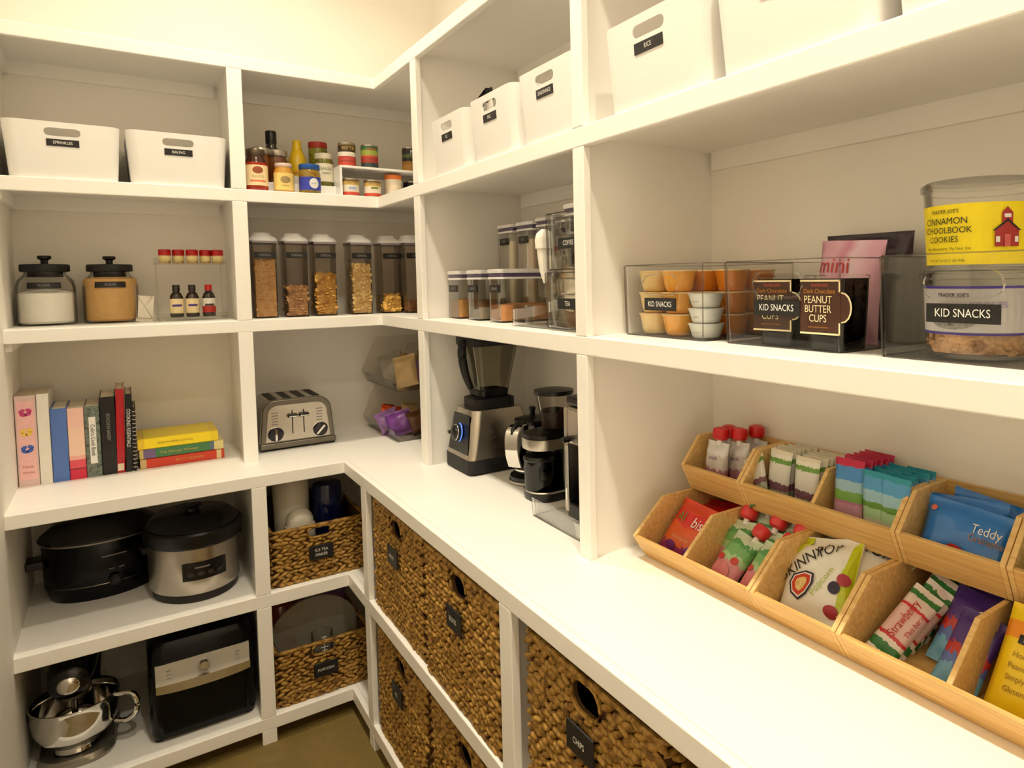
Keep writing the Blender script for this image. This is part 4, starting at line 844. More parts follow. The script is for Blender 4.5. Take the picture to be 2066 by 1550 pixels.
# ------------------------------------------------------------------ air fryer oven
t = thing('air_fryer_oven', 'black countertop air fryer oven with silver control strip', 'oven', (-.652, -.148, L0))
for x in (-.125, .125):
    for y in (.03, .27): MB().lathe([(.014, 0), (.014, .012)], 14, x, y).build('foot', BLACKM, t)
b = MB(); b.rings([ring(.285, .31, .03, .012, 4, 0, .155), ring(.298, .325, .035, .03, 4, 0, .158), ring(.292, .32, .035, .29, 4, 0, .158), ring(.265, .29, .035, .318, 4, 0, .158)]); b.build('housing', mat('gloss_black'), t, ang=50)
MB().box(-.118, .118, -.006, .004, .025, .175).build('drawer_door', mat('door_black', (3, 3, 3), .2, spec=.25), t, bevel=.01)
MB().add([(-.130, -.009, .195), (.130, -.009, .195), (.130, -.005, .255), (-.130, -.005, .255), (-.130, .01, .195), (.130, .01, .195), (.130, .01, .255), (-.130, .01, .255)], [(0, 1, 2, 3), (4, 7, 6, 5), (0, 4, 5, 1), (1, 5, 6, 2), (2, 6, 7, 3), (3, 7, 4, 0)]).build('control_strip', mat('satin_silver', (196, 190, 178), .4, .25), t)
n = 14; vs = []
for i in range(n + 1):
    x = -.130 + .26 * i / n; q = math.sqrt(max(0, 1 - (x / .15) ** 2)); vs += [(x, -.010 - .018 * q, .172 - .010 * (q - .4)), (x, -.010 - .020 * q, .197), (x, .0, .197), (x, .0, .172)]
fs = []
for i in range(n):
    for j in range(4): fs.append((4 * i + j, 4 * i + (j + 1) % 4, 4 * i + 4 + (j + 1) % 4, 4 * i + 4 + j))
fs += [(0, 1, 2, 3), (4 * n + 3, 4 * n + 2, 4 * n + 1, 4 * n)]
MB().add(vs, fs, True).build('door_handle', CHROME, t, ang=40)
MB().lathe([(.017, 0), (.017, .012), (.012, .018)], 22).build('dial', CHROME, t, (0, -.007, .225), (math.radians(90), 0, 0))
for s in (-1, 1):
    for k in range(3): MB().box(s * .095 - .006, s * .095 + .006, -.0095, -.008, .208 + .013 * k, .210 + .013 * k).build('icon', GREYP, t)
# ------------------------------------------------------------------ stand mixer
t = thing('stand_mixer', 'dark stand mixer with shiny steel bowl', 'mixer', (-.985, -.025, L0), -.06)
b = MB(); b.rings([ring(.19, .30, .07, 0, 6, 0, .06), ring(.195, .305, .07, .012, 6, 0, .06), ring(.18, .29, .07, .026, 6, 0, .06)]); b.build('mixer_base', mat('silver_base', (150, 144, 132), .25, .8), t)
MB().lathe([(.05, .026), (.058, .03), (.055, .038), (.052, .044), (.055, .048), (.07, .056), (.084, .067), (.095, .082), (.103, .10), (.108, .125), (.110, .15), (.1105, .178), (.1135, .181), (.1125, .183), (.107, .182), (.106, .15), (.102, .12), (.092, .088), (.075, .065), (.04, .055)], 48, 0, -.005).build('steel_bowl', CHROME, t, ang=80)
h = MB().tube([(.10, -.03, .166), (.14, -.045, .165), (.157, -.05, .14), (.153, -.048, .10), (.128, -.04, .078), (.098, -.03, .082)], .008, 8).build('bowl_handle', CHROME, t)
b = MB(); b.rings([ring(.11, .09, .03, .026, 4, 0, .17), ring(.095, .085, .03, .15, 4, 0, .175), ring(.11, .1, .03, .23, 4, 0, .165)]); b.build('column', mat('mixer_black', (12, 11, 12), .2), t)
b = MB(); R = []
for y, r, z in ((-.115, .03, .268), (-.10, .05, .27), (-.04, .058, .275), (.06, .062, .285), (.16, .06, .285), (.215, .045, .28), (.23, .02, .275)):
    R.append([(r * math.cos(2 * PI * j / 24), y, z + r * .95 * math.sin(2 * PI * j / 24)) for j in range(24)])
b.rings(R); b.build('motor_head', mat('mixer_black'), t)
MB().lathe([(.026, 0), (.028, .006), (.022, .012), (.012, .016)], 22).build('hub_cap', CHROME, t, (0, -.108, .268), (math.radians(90), 0, 0))
MB().lathe([(.03, .195), (.045, .205), (.048, .222), (.03, .235)], 26, 0, -.03).build('beater_collar', STEEL, t)
MB().lathe([(.008, .10), (.008, .2)], 12, 0, -.02).build('beater_shaft', STEEL, t)

# ------------------------------------------------------------------ kid snack bins on the middle shelf
KG = 'clear bins labelled KID SNACKS'
for k, (x, y, lb) in enumerate(((.100, -1.612, 'clear bin labelled KID SNACKS full of orange fruit cups'), (.110, -1.925, 'clear bin labelled KID SNACKS holding peanut butter cup tubs'), (.120, -2.252, 'clear bin labelled KID SNACKS holding cookie tubs'))):
    clear_bin(lb, (x, y, S3), ME_CLEAR, 'KID SNACKS', .262, .071, .0165, .105, .027, 'snack_bin', KG)
ORJ = {'p': mat('peach_cup', (242, 212, 146), .2, coat=.5, var=.15, scale=30), 'o': mat('orange_cup', (246, 172, 62), .18, coat=.5, var=.15, scale=30), 'd': mat('dark_orange_cup', (226, 136, 20), .18, coat=.5, var=.15, scale=30)}
def cup(label, loc, m, grp='fruit cups in the first snack bin'):
    t = thing('fruit_cup', label, 'fruit cup', loc, 0, grp)
    MB().lathe([(.024, 0), (.028, .003), (.031, .012), (.0355, .036), (.0375, .043)], 20).build('cup_body', m, t)
    MB().lathe([(.0385, .0425), (.039, .044), (.0385, .0455), (.03, .0462)], 20).build('film_lid', mat('film_lid', (240, 206, 150), .25), t)
z0 = S3 + .0035
nm = ['bottom', 'middle', 'top']; cn = [('p', 'pale pear'), ('o', 'bright orange')]
for r in range(3):
    for ccol, (k, w) in enumerate(cn): cup('%s fruit cup in the %s row behind the clear front' % (w, nm[r]), (.148, -1.535 - .080 * ccol, z0 + .0468 * r), ORJ[k])
    for q, xx in enumerate((.23, .31)):
        for ccol in range(3):
            if r == 2 or q == 0 and ccol == 2: cup('deep orange fruit cup in the %s row, %s deep and %s across' % (nm[r], ['second', 'third'][q], ['first', 'second', 'third'][ccol]), (xx, -1.532 - .080 * ccol, z0 + .0468 * r), ORJ['d'])
            elif q == 0: cup('deep orange fruit cup in the %s row, second deep and %s across' % (nm[r], ['first', 'second'][ccol]), (xx, -1.532 - .080 * ccol, z0 + .0468 * r), ORJ['o'])
            else: cup('orange fruit cup hidden in the %s row, third deep and %s across' % (nm[r], ['first', 'second', 'third'][ccol]), (xx, -1.532 - .080 * ccol, z0 + .0468 * r), ORJ['o'])
for r in range(3):
    t = thing('applesauce_cup', '%s white and green cup of three stacked in the first snack bin' % ['bottom', 'middle', 'top'][r], 'snack cup', (.146, -1.702, z0 + .031 * r), RB - .2, 'white and green cups in the first snack bin')
    MB().lathe([(.026, 0), (.029, .003), (.036, .025), (.0375, .0275), (.0385, .0285), (.037, .0295)], 24).build('cup_body', mat('white_cup', (228, 230, 226), .35), t)
    patch(ell(-.022, .016, .008, .011, 12), mat('leaf_print', (104, 168, 96), .5), child(t, 'cup_body')[0], wrap=.0335, off=.0012, n=2)
    letters('GoGo', .006, GREYP, child(t, 'cup_body')[0], .012, .012, wrap=.0335, off=.0012)
CHOC = mat('choc_brown', (66, 34, 16), .4)
for k, (x, y, a) in enumerate(((.158, -1.904, .10), (.150, -2.030 + .01, -.02))):
    t = thing('candy_tub', ['dark tub of peanut butter cups behind the bin handle', 'dark tub of peanut butter cups nearer the cookie bin'][k], 'tub', (x, y, z0), RB + a, 'tubs of peanut butter cups'); w = .084
    MB().rings([ring(w - .012, w - .012, .014, 0, 4), ring(w - .006, w - .006, .016, .04, 4), ring(w, w, .018, .118, 4)]).build('tub_body', clear('tub_plastic', (120, 108, 100), .3), t)
    MB().rings([ring(w - .02, w - .02, .014, .004, 4), ring(w - .012, w - .012, .014, .060, 4), ring(w - .030, w - .030, .014, .088, 4)]).build('chocolate_fill', mottled('choc_fill', [(20, 11, 8), (44, 25, 15), (28, 16, 10)], 70, .4), t)
    MB().rings([ring(w + .003, w + .003, .02, .117, 4), ring(w + .004, w + .004, .02, .119, 4), ring(w + .004, w + .004, .02, .122, 4), ring(w, w, .018, .124, 4)]).build('tub_lid', ACRYL, t)
    l = MB().box(-.041, .041, -w / 2 - .0022, -w / 2 - .001, .026, .116).build('label', CHOC, t)
    for a0, b0, c0, d0 in ((-.041, .041, .026, .029), (-.041, .041, .113, .116), (.038, .041, .026, .046), (.038, .041, .096, .116)): patch(rect(a0, b0, c0, d0, 2), mat('cream_print', (236, 222, 176), .6), l, y=-w / 2 - .0022)
    patch(ell(.043, .071, .019, .025, 16), mat('cream_print'), l, y=-w / 2 - .0006, off=.0002, name='bulge_edge'); patch(ell(.042, .071, .0172, .0228, 16), CHOC, l, y=-w / 2 - .0012, off=.0003, name='bulge')
    yy = -w / 2 - .0022
    letters("TRADER JOE'S", .0058, mat('red_brown_print', (200, 90, 70), .5), l, 0, .107, yy); letters('Dark Chocolate', .0105, mat('gold_brown', (190, 128, 40), .5), l, -.001, .097, yy, sx=.95)
    for q, (s, zz) in enumerate((('PEANUT', .083), ('BUTTER', .0675), ('CUPS', .052))): letters(s, .0175, mat('cream_print'), l, -.004, zz, yy, sx=.88)
    letters('made with dark chocolate', .004, mat('gold_brown'), l, -.003, .038, yy)
o, p, fy = bag('marshmallow_bag', 'pink and white sweet bag standing behind the peanut butter cups', 'snack bag', .14, .188, .05, bands('pink_bag', [(0, (206, 150, 170)), (.3, (226, 176, 196)), (.45, (214, 140, 170)), (.6, (236, 206, 220)), (.85, (226, 170, 196))], axis=0, blend=True), (.255, -1.958, z0), (math.radians(-6), math.radians(2), RB), 11)
letters('mini', .042, mat('red_print'), p, -.022, .138, fy=fy, off=.002); letters('mallows', .022, mat('red_print'), p, .01, .10, fy=fy, off=.002)
o, p, fy = bag('chip_bag', 'dark purple snack bag with blue print at the rear of the bin', 'snack bag', .19, .202, .05, mottled('dark_purple_bag', [(36, 18, 34), (50, 26, 44), (28, 16, 30)], 30, .3), (.325, -1.955, z0), (math.radians(-3), 0, RB), 12)
patch(rect(-.085, .02, .174, .187), mottled('blue_gold_print', [(30, 50, 130), (70, 110, 170), (200, 160, 60), (40, 60, 150)], 60, .4, 0), p, fy=fy, off=.002)
bag('violet_pouch', 'folded violet pouch lying beside the peanut butter cups', 'snack bag', .12, .09, .03, mat('dull_violet', (130, 84, 120), .35), (.225, -1.83, z0), (math.radians(-30), math.radians(20), RB + .5), 13)
# cookie tubs
def tub(label, z, fill, fillh, r=.078, h=.125):
    t = thing('cookie_tub', label, 'tub', (.215, -2.226, z), RB + .26, 'round clear cookie tubs')
    MB().lathe([(r - .010, 0), (r - .006, .003), (r, h - .012), (r + .004, h - .010), (r + .005, h - .002), (r + .003, h), (r + .001, h - .004), (r - .003, h - .014), (r - .009, .006)], 44).build('tub_body', ACRYL, t)
    MB().lathe([(r - .014, h - .003), (r + .001, h - .002), (r - .002, h + .003), (r - .02, h + .001)], 40).build('tub_lid', ACRYL, t)
    if fill:
        b = MB(); b.lathe([(r - .013, .007), (r - .011, fillh - .01), (.02, fillh - .004)], 28); rn = random.Random(5)
        for i in range(150):
            a = rn.uniform(0, 6.3); z_ = rn.uniform(.01, fillh); q = r - .014
            b.ball((q * math.cos(a), q * math.sin(a), z_), (.009, .009, .005), 6, 4, Matrix.Rotation(rn.uniform(0, 6), 3, 'X') @ Matrix.Rotation(rn.uniform(0, 6), 3, 'Z'))
        b.build('cookie_fill', fill, t, kind='stuff')
    return t
t = tub('clear tub of pale cookies with white and violet label inside the third bin', S3 + .0035, mottled('cookies', [(176, 128, 84), (214, 172, 128), (150, 100, 62)], 40, .8), .05)
l = arc_label(.0735, .035, .105, -70, 62, mat('lilac_white', (206, 202, 206), .5), t, r1=.0765); VI = mat('violet_print', (70, 52, 150), .5)
for a0, b0 in ((.035, .0385), (.1015, .105)): arc_label(.0737 + (.003 if a0 > .05 else 0), a0, b0, -70, 62, VI, l, off=.0012, name='stripe')
letters("TRADER JOE'S", .0075, BLACKL, l, -.02, .092, wrap=.0772); letters('COOKIES', .012, mat('lilac_print', (150, 140, 186), .5), l, .028, .078, wrap=.0768)
patch(ell(-.02, .056, .034, .013, 18), mottled('grey_photo', [(70, 68, 66), (170, 168, 164), (110, 108, 104)], 90, .5, 0), l, wrap=.0762, off=.001)
t = tub('clear cookie tub with bright yellow schoolhouse label on top of the other tub', S3 + .133, None, 0)
l = arc_label(.072, .006, .092, -72, 80, mat('bright_yellow', (250, 226, 10), .45), t, r1=.0768); W = .0772
DKR = mat('dark_red_print', (170, 44, 44), .5)
letters("TRADER JOE'S", .0075, BLACKL, l, -.035, .082, wrap=W); letters('CINNAMON', .0135, BLACKL, l, -.035, .068, wrap=W, sx=.95); letters('SCHOOLBOOK', .0125, BLACKL, l, -.035, .055, wrap=W - .0005, sx=.95); letters('COOKIES', .0125, BLACKL, l, -.037, .042, wrap=W - .001, sx=.95)
letters('More Elementary, My Dear Joe', .0058, BLACKL, l, -.032, .029, wrap=W - .0012); letters('NET WT 16 OZ (1 LB) 454g', .0048, BLACKL, l, -.032, .012, wrap=W - .002)
patch([(a + .012, b) for a, b in [(.022, .030), (.055, .030), (.055, .053), (.0385, .066), (.022, .053)]], DKR, l, wrap=W - .0006, off=.001, name='schoolhouse'); patch([(a + .012, b) for a, b in [(.031, .060), (.046, .060), (.046, .077), (.0385, .085), (.031, .077)]], DKR, l, wrap=W, off=.0012, name='bell_tower')
patch(rect(.046, .055, .070, .075, 3), WHITEP, l, wrap=W, off=.002); patch(rect(.0355, .0405, .036, .044, 3), WHITEP, l, wrap=W - .0006, off=.0018); patch(rect(.0605, .0655, .036, .044, 3), WHITEP, l, wrap=W - .0006, off=.0018); patch(rect(.0465, .0545, .030, .047, 3), mat('rose_door', (206, 96, 90), .5), l, wrap=W - .0006, off=.0018, name='door_print')
patch([(.031, .052), (.034, .052), (.0525, .0665), (.0505, .0685)], BLACKL, l, wrap=W - .0004, off=.0022, n=2); patch([(.070, .052), (.067, .052), (.0485, .0665), (.0505, .0685)], BLACKL, l, wrap=W - .0004, off=.0022, n=2)

# ------------------------------------------------------------------ bamboo bins
def bamboo_bin(label, xf, y0, y1, z, lip, topf, dep, hgt, div=None):
    """y0 > y1: the ends along the wall; xf: where the foot of the front panel stands"""
    w = y0 - y1 - .0015; t = thing('bamboo_bin', label, 'bin', (xf, (y0 + y1) / 2, z), RB, 'stacked bamboo bins'); k = .009
    prof = [(0, 0), (lip[0], lip[1]), (topf, hgt), (dep, hgt), (dep, 0)]
    for x in (-w / 2, w / 2 - k): MB().prism(prof, x, x + k, 'x').build('side_panel', BAMBOO_E, t, bevel=.0015)
    if div is not None:
        x = -(div - (y0 + y1) / 2); MB().prism([(.012, k), (lip[0] + .010, lip[1]), (topf + .004, hgt - .004), (dep - k, hgt - .004), (dep - k, k)], x - k / 2, x + k / 2, 'x').build('divider', BAMBOO_E, t, bevel=.0015)
    MB().prism([(0, 0), (lip[0], lip[1]), (lip[0] + .010, lip[1] + .002), (.011, 0)], -w / 2 + k, w / 2 - k, 'x').build('front_panel', BAMBOO, t, bevel=.0015)
    MB().box(-w / 2 + k, w / 2 - k, .008, dep, 0, k).build('floor_panel', BAMBOO, t)
    MB().box(-w / 2 + k, w / 2 - k, dep - k, dep, k, hgt).build('back_panel', BAMBOO, t); return t
LO = dict(lip=(-.036, .055), topf=.050, dep=.262, hgt=.129); UPB = dict(lip=(-.030, .062), topf=.024, dep=.132, hgt=.126)
LX, UX, UZ = .116, .254, CT + .129
LS = (-1.524, -1.880, -2.068, -2.430, -2.62); US = (-1.524, -1.714, -2.082, -2.266, -2.62)
bamboo_bin('lower bamboo bin with red snack bags and strawberry pouches', LX, LS[0], LS[1], CT, div=-1.688, **LO)
bamboo_bin('lower bamboo bin filled with white popcorn bags', LX, LS[1], LS[2], CT, **LO)
bamboo_bin('lower bamboo bin with strawberry bars and yellow packet', LX, LS[2], LS[3], CT, div=-2.253, **LO)
bamboo_bin('lower bamboo bin past the yellow packet', LX, LS[3], LS[4], CT, **LO)
bamboo_bin('upper bamboo bin with red capped pouches', UX, US[0], US[1], UZ, **UPB)
bamboo_bin('upper bamboo bin with green and blue snack bars', UX, US[1], US[2], UZ, div=-1.900, **UPB)
bamboo_bin('upper bamboo bin with bright blue cracker bags', UX, US[2], US[3], UZ, **UPB)
bamboo_bin('upper bamboo bin with a teal pouch at its end', UX, US[3], US[4], UZ, **UPB)

def pouch(label, w, h, t, m, loc, rot, seed, grp, capm, capdx=.0, cap=True):
    o, p, fy = bag('fruit_pouch', label, 'pouch', w, h, t, m, loc, rot, seed, grp, fin=.008)
    if cap:
        MB().lathe([(.007, h - .008), (.007, h + .010)], 12, capdx).build('spout', WPLAST, o)
        MB().lathe([(.012, h + .004), (.018, h + .008), (.0195, h + .019), (.018, h + .030), (.009, h + .034)], 16, capdx).build('cap', capm, o)
    return o, p, fy
RCAP = mat('glossy_red_cap', (200, 20, 22), .3); ZU = UZ + .010; ZL = CT + .010; ra = math.radians
# upper first bin: white pouches with red caps
WPU = bands('white_plum_pouch', [(0, (150, 90, 110)), (.25, (170, 120, 130)), (.45, (206, 196, 192)), (.75, (222, 220, 218))], wob=.25)
for i, (x, y, a, b, w_) in enumerate(((.262, -1.598, -10, 0, 'nearest the bin end'), (.300, -1.588, -6, 4, 'second, behind the front pouch'), (.296, -1.640, -8, -5, 'third, touching the green packs'), (.350, -1.64, -4, 0, 'at the rear against the bin back'))):
    o, p, fy = pouch('white fruit pouch with red cap %s' % w_, .068, .112, .03, WPU, (x, y, ZU), (ra(a), ra(b), RB), i, 'red capped pouches in the upper bin', RCAP)
    letters('snack', .012, PUR, p, 0, .075, fy=fy, off=.0015)
# green and white packs
GWP = bands('green_white_pack', [(0, (70, 116, 60)), (.22, (150, 160, 140)), (.34, (120, 80, 96)), (.46, (216, 214, 206)), (.78, (104, 150, 60)), (.86, (232, 230, 214)), (.93, (224, 216, 192))], wob=.12)
mp, fyp = pillow_mesh(.062, .125, .016, .010, 8, 10, 21)
def stack(label, cat, me, m, x0, n, dx, y, grp, z=ZU, tilt=-6, name='snack_pack', ja=.05):
    out = []
    for i in range(n):
        o = thing(name, label % ['first', 'second', 'third', 'fourth', 'fifth', 'sixth', 'seventh', 'eighth'][i], cat, (x0 + dx * i, y + random.uniform(-.003, .003), z), rot=(ra(tilt + random.uniform(-2, 2)), ra(random.uniform(-2, 2)), RB + random.uniform(-ja, ja)), group=grp)
        link('wrapper', me, m, o, ang=80); out.append(o)
    return out
G1 = 'green and white snack packs'
stack('green and white snack pack near the pouches, %s from the front', 'snack pack', mp, GWP, .272, 6, .015, -1.778, G1)
stack('green and white snack pack near the bin divider, %s from the front', 'snack pack', mp, GWP, .270, 5, .017, -1.856, G1)
o, p, fy = bag('snack_pack', 'slumped green and white snack pack lying over the bin front', 'snack pack', .065, .11, .016, GWP, (.246, -1.752, ZU + .012), (ra(-22), ra(-34), RB), 22, G1)
# blue bars
BL1 = bands('blue_pink_bar', [(0, (196, 206, 190)), (.18, (190, 140, 160)), (.42, (176, 110, 140)), (.45, (110, 160, 70)), (.58, (150, 186, 200)), (.72, (70, 140, 206)), (.9, (196, 30, 74))], wob=.06)
BL2 = bands('blue_green_bar', [(0, (190, 200, 176)), (.15, (206, 206, 190)), (.35, (170, 206, 160)), (.5, (100, 150, 60)), (.58, (150, 190, 204)), (.74, (80, 156, 206)), (.92, (40, 150, 170))], wob=.06)
BL3 = bands('blue_orange_bar', [(0, (200, 190, 170)), (.2, (214, 170, 140)), (.45, (110, 140, 60)), (.56, (140, 180, 200)), (.75, (90, 150, 200)), (.9, (226, 120, 60))], wob=.06)
mb_, fyb = pillow_mesh(.066, .142, .017, .010, 8, 10, 31)
for q in stack('blue snack bar with magenta top, %s from the front', 'snack bar', mb_, BL1, .270, 6, .016, -1.955, 'blue snack bars in the upper bin', name='snack_bar'): letters('VANILLA', .010, WHITEP, child(q, 'wrapper')[0], 0, .052, fy=fyb, off=.0012) if 0 else None
mb2, _ = pillow_mesh(.058, .132, .017, .010, 8, 10, 33)
stack('blue snack bar with orange top, %s from the front', 'snack bar', mb2, BL3, .268, 4, .022, -2.018, 'blue snack bars in the upper bin', name='snack_bar')
stack('blue snack bar with teal top beside the bin side, %s from the front', 'snack bar', mb2, BL2, .262, 5, .020, -2.052, 'blue snack bars in the upper bin', name='snack_bar')
# bright blue cracker bags
BLB = mat('cracker_blue', (24, 120, 210), .25, coat=.4, var=.15, scale=25)
for i, (x, y, a, b, w_) in enumerate(((.262, -2.170, -22, 3, 'at the front with printed name'), (.300, -2.160, -16, -5, 'in the middle'), (.332, -2.185, -10, 6, 'at the rear'))):
    o, p, fy = bag('cracker_bag', 'bright blue cracker bag %s' % w_, 'snack bag', .150, .112, .03, BLB, (x, y, ZU), (ra(a), ra(b), RB), 41 + i, 'bright blue cracker bags')
    if i == 0:
        letters('Teddy', .021, WHITEP, p, .036, .078, fy=fy, off=.0025, sx=.9); letters('Grahams', .0165, mat('graham_brown', (170, 116, 66), .5), p, .038, .063, fy=fy, off=.0025, sx=.9)
        patch(ell(-.002, .030, .020, .013, 16, -.3), mat('red_print'), p, fy=fy, off=.002); patch(rect(.02, .058, .014, .040, 4), mat('pale_sky', (170, 206, 232), .5), p, fy=fy, off=.0015)
        patch(ell(-.058, .092, .006, .005, 10), mat('coral_print'), p, fy=fy, off=.002, n=2)
bag('teal_pouch', 'teal pouch at the end of the upper bamboo bins', 'snack bag', .13, .15, .03, mat('teal_wrap', (60, 150, 150), .3), (.275, -2.36, ZU), (ra(-10), 0, RB), 47)

# lower first bin: red bags
REDW = bands('red_orange_bag', [(0, (150, 50, 110)), (.2, (214, 96, 40)), (.42, (226, 90, 40)), (.55, (216, 44, 40)), (.8, (220, 70, 40))], wob=.35)
for i, (x, y, z, a, b, w_) in enumerate(((.135, -1.604, ZL, -38, 4, 'at the front with white letters'), (.21, -1.59, ZL, -50, -6, 'lying behind the first'), (.25, -1.62, ZL + .03, -62, 10, 'lying flat at the rear'))):
    o, p, fy = bag('candy_bag', 'red candy bag %s' % w_, 'snack bag', .128, .135, .034, REDW if i == 0 else mat('deep_red_bag', (190, 26, 20), .28, coat=.3), (x, y, z), (ra(a), ra(b), RB), 51 + i, 'red candy bags')
    if i == 0: letters('bis', .034, WHITEP, p, .025, .088, fy=fy, off=.003, sx=.9); letters('Al', .034, mat('olive_print'), p, -.028, .090, fy=fy, off=.003, sx=.9); letters('fruit snacks', .011, mat('peach_print', (236, 180, 130), .5), p, 0, .045, fy=fy, off=.002)
    if i == 0: patch(ell(.04, .022, .018, .016, 14), mat('purple_berry', (110, 30, 120), .4), p, fy=fy, off=.002); patch(ell(-.02, .024, .014, .010, 14), mat('purple_berry'), p, fy=fy, off=.002)
# strawberry pouches
STW = bands('strawberry_pouch', [(0, (150, 190, 120)), (.1, (206, 130, 140)), (.3, (216, 140, 150)), (.42, (170, 206, 150)), (.55, (120, 180, 110)), (.72, (90, 156, 90)), (.82, (206, 224, 196))], wob=.22)
k = 0
for i, (x, y, z, a, b) in enumerate(((.126, -1.748, ZL, -48, 10), (.130, -1.828, ZL, -48, 6), (.172, -1.726, ZL, -38, -6), (.178, -1.785, ZL, -38, 4), (.176, -1.846, ZL, -38, 6), (.232, -1.745, ZL, -26, 0), (.236, -1.815, ZL, -26, 0))):
    o, p, fy = pouch('strawberry fruit pouch %s' % ['at the front nearest the red bags', 'at the front nearest the popcorn bags', 'in the second row nearest the red bags', 'in the middle of the second row', 'in the second row nearest the popcorn bags', 'at the rear nearest the red bags', 'at the rear nearest the popcorn bags'][i], .072, .118, .032, STW, (x, y, z), (ra(a), ra(b), RB), 61 + i, 'strawberry pouches with red caps', mat('coral_red_cap', (214, 50, 52), .3), 0 if i > 1 else .012, True)
    if i < 2:
        patch(ell(-.006, .026, .021, .017, 16), mat('berry_pink', (222, 130, 140), .4), p, fy=fy, off=.002); patch(ell(.014, .054, .010, .008, 12), mat('berry_red', (204, 60, 54), .4), p, fy=fy, off=.002); patch(ell(-.022, .05, .008, .007, 12), mat('berry_red'), p, fy=fy, off=.002)
# popcorn bags
SKW = bands('popcorn_bag', [(0, (236, 234, 226)), (.82, (238, 236, 230)), (.86, (196, 206, 30))], axis=0, wob=.10)
SKW2 = mat('popcorn_white', (236, 234, 226), .35, var=.03, scale=15, coat=.2); LIME = mat('lime_wrap', (192, 204, 24), .35, coat=.2)
for i, (x, y, z, a, b, c_) in enumerate(((.135, -1.972, ZL + .004, -44, -12, .12), (.178, -1.960, ZL + .035, -58, 16, -.2), (.225, -1.985, ZL + .04, -62, -10, .3))):
    o, p, fy = bag('popcorn_bag', 'white and lime popcorn bag %s' % ['at the front with handwritten name', 'in the middle, partly covered', 'at the rear under the upper bins'][i], 'snack bag', .150, .165, .05, SKW2, (x, y, z), (ra(a), ra(b), RB + c_), 71 + i, 'white and lime popcorn bags', fin=.014)
    patch([(-.073, .112), (-.045, .128), (-.030, .150), (-.030, .163), (-.073, .163)], LIME, p, fy=fy, off=.0014, name='lime_corner'); patch([(.050, .02), (.073, .002), (.073, .163), (.058, .150), (.054, .09)], LIME, p, fy=fy, off=.0014, name='lime_edge')
    letters('SKINNY', .032, BLACKL, p, -.030, .102, fy=fy, off=.003, sx=.85, rot=.62); letters('POP', .032, BLACKL, p, .018, .133, fy=fy, off=.003, sx=.85, rot=.35)
    if i == 0:
        hs = [(a_ * 1.15 - .004, b_ * 1.15 - .026) for a_, b_ in [(-.034, .092), (-.010, .098), (.006, .094), (.010, .078), (.000, .060), (-.014, .050), (-.030, .060), (-.038, .078)]]
        patch(hs, mat('navy_print', (40, 26, 60), .5), p, fy=fy, off=.0032, n=3); q_ = lambda s: [(-.019 + (a_ + .019) * s, .061 + (b_ - .061) * s) for a_, b_ in hs]
        patch(q_(.86), WHITEP, p, fy=fy, off=.0038, n=3); patch(q_(.76), mat('heart_red', (206, 60, 40), .5), p, fy=fy, off=.0044, n=3); patch(q_(.5), mottled('popcorn_print', [(226, 190, 110), (236, 210, 150), (206, 150, 70)], 60, .5, 0), p, fy=fy, off=.005, n=3)
        letters('Popcorn', .018, mat('lime_print', (176, 196, 80), .5), p, .022, .070, fy=fy, off=.003, rot=1.1)
        patch(ell(.046, .062, .011, .011, 14), mat('navy_print'), p, fy=fy, off=.003, n=3); patch(ell(.060, .078, .011, .011, 14), mat('berry_badge', (170, 50, 66), .5), p, fy=fy, off=.0035, n=3); patch(ell(.045, .022, .014, .010, 14), mat('berry_badge'), p, fy=fy, off=.003, n=3)
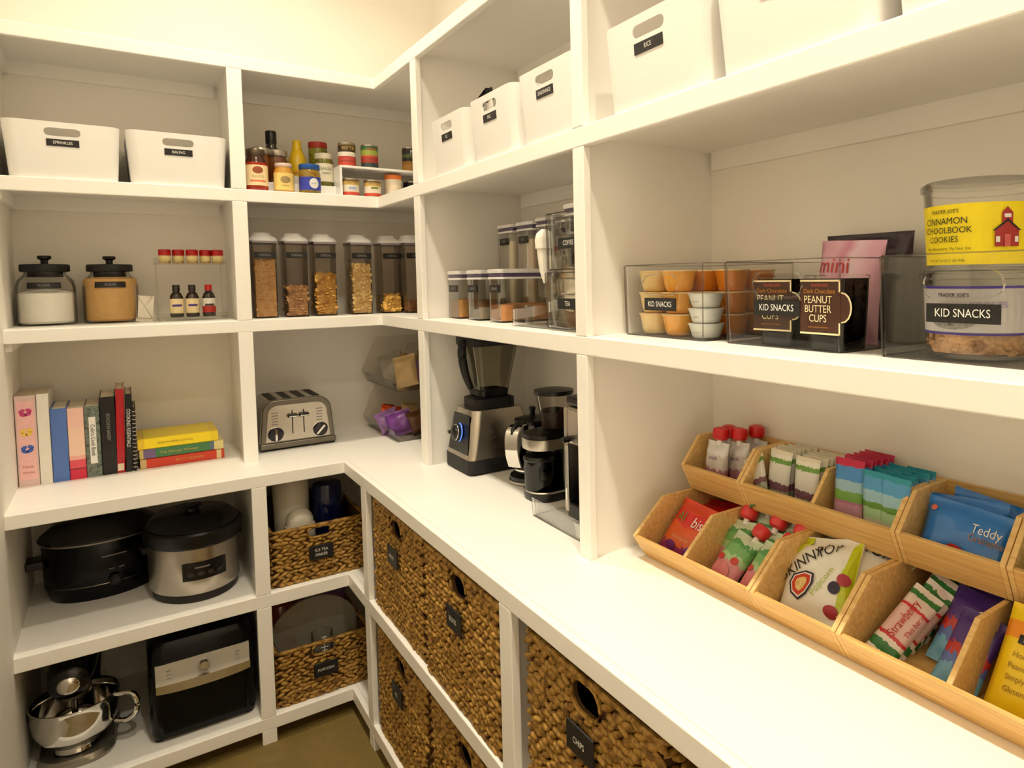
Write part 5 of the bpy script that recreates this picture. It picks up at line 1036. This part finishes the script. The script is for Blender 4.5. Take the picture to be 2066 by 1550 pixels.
# strawberry bars and purple pouches
SBW = bands('strawberry_bar', [(0, (236, 230, 222)), (.14, (40, 120, 54)), (.24, (236, 230, 222)), (.3, (206, 54, 60)), (.34, (226, 190, 186)), (.66, (224, 184, 180)), (.70, (204, 50, 54)), (.74, (226, 206, 200)), (.86, (50, 120, 60)), (.93, (226, 214, 208))], wob=.05)
for i, (x, y, a, b) in enumerate(((.126, -2.108, -50, 24), (.156, -2.110, -46, 26), (.184, -2.110, -42, 24), (.212, -2.106, -38, 22), (.238, -2.106, -32, 20))):
    o, p, fy = bag('cereal_bar', 'white strawberry cereal bar, %s from the bin front' % ['first', 'second', 'third', 'fourth', 'fifth'][i], 'snack bar', .052, .150, .018, SBW, (x, y, ZL), (ra(a), ra(b), RB + .08), 81 + i, 'strawberry cereal bars')
    if i == 0: letters('Strawberry', .020, mat('red_print'), p, -.004, .085, fy=fy, off=.002, rot=PI / 2, sx=.8); letters('This bar is', .011, mat('red_print'), p, .016, .085, fy=fy, off=.002, rot=PI / 2)
PPW = bands('purple_blue_pouch', [(0, (110, 170, 206)), (.3, (90, 110, 180)), (.42, (190, 50, 40)), (.55, (80, 50, 130)), (.8, (70, 44, 120))], wob=.25)
for i, (x, y, a) in enumerate(((.140, -2.226, -46), (.20, -2.205, -40), (.25, -2.215, -30))):
    o, p, fy = bag('purple_pouch', 'purple and blue snack pouch %s' % ['leaning on the divider at the front', 'in the middle behind the first', 'at the rear with round print'][i], 'snack bag', .070 if i == 0 else .1, .13, .02, PPW, (x, y, ZL), (ra(a), ra(6), RB), 91 + i, 'purple and blue snack pouches'); patch(ell(.008, .092, .012, .010, 14), mat('pale_yellow_print', (226, 226, 196), .5), p, fy=fy, off=.002, n=3)
# yellow packet
YLW = bands('yellow_packet', [(0, (242, 206, 20)), (.66, (242, 206, 20)), (.68, (240, 150, 40)), (.84, (246, 212, 20))])
o, p, fy = bag('nut_packet', 'yellow packet with black and white badge in the last compartment', 'snack bag', .125, .165, .03, YLW, (.132, -2.338, ZL), (ra(-38), ra(0), RB), 95)
patch(ell(-.012, .125, .019, .017, 16), WHITEP, p, fy=fy, off=.002); patch(rect(-.034, .010, .106, .119, 4), BLACKL, p, fy=fy, off=.003); letters('KEBAR', .0105, WHITEP, p, -.012, .1125, fy=fy, off=.0042); letters('A B', .010, BLACKL, p, -.012, .128, fy=fy, off=.003)
for i, s in enumerate(('Honey, Ginger', 'Peanut, Almond', 'Simply delicious', 'Gluten free bar')): letters(s, .011, mat('brown_gold'), p, -.004, .09 - .016 * i, fy=fy, off=.002)
bag('nut_packet', 'brown packet behind the yellow packet', 'snack bag', .12, .15, .025, bands('brown_packet', [(0, (110, 66, 36)), (.8, (90, 54, 30)), (.93, (206, 196, 170))]), (.175, -2.345, ZL), (ra(-30), 0, RB), 96)
bag('nut_packet', 'second brown packet at the rear of the last compartment', 'snack bag', .12, .15, .025, bands('brown_packet'  , []), (.21, -2.335, ZL), (ra(-24), 0, RB), 97)
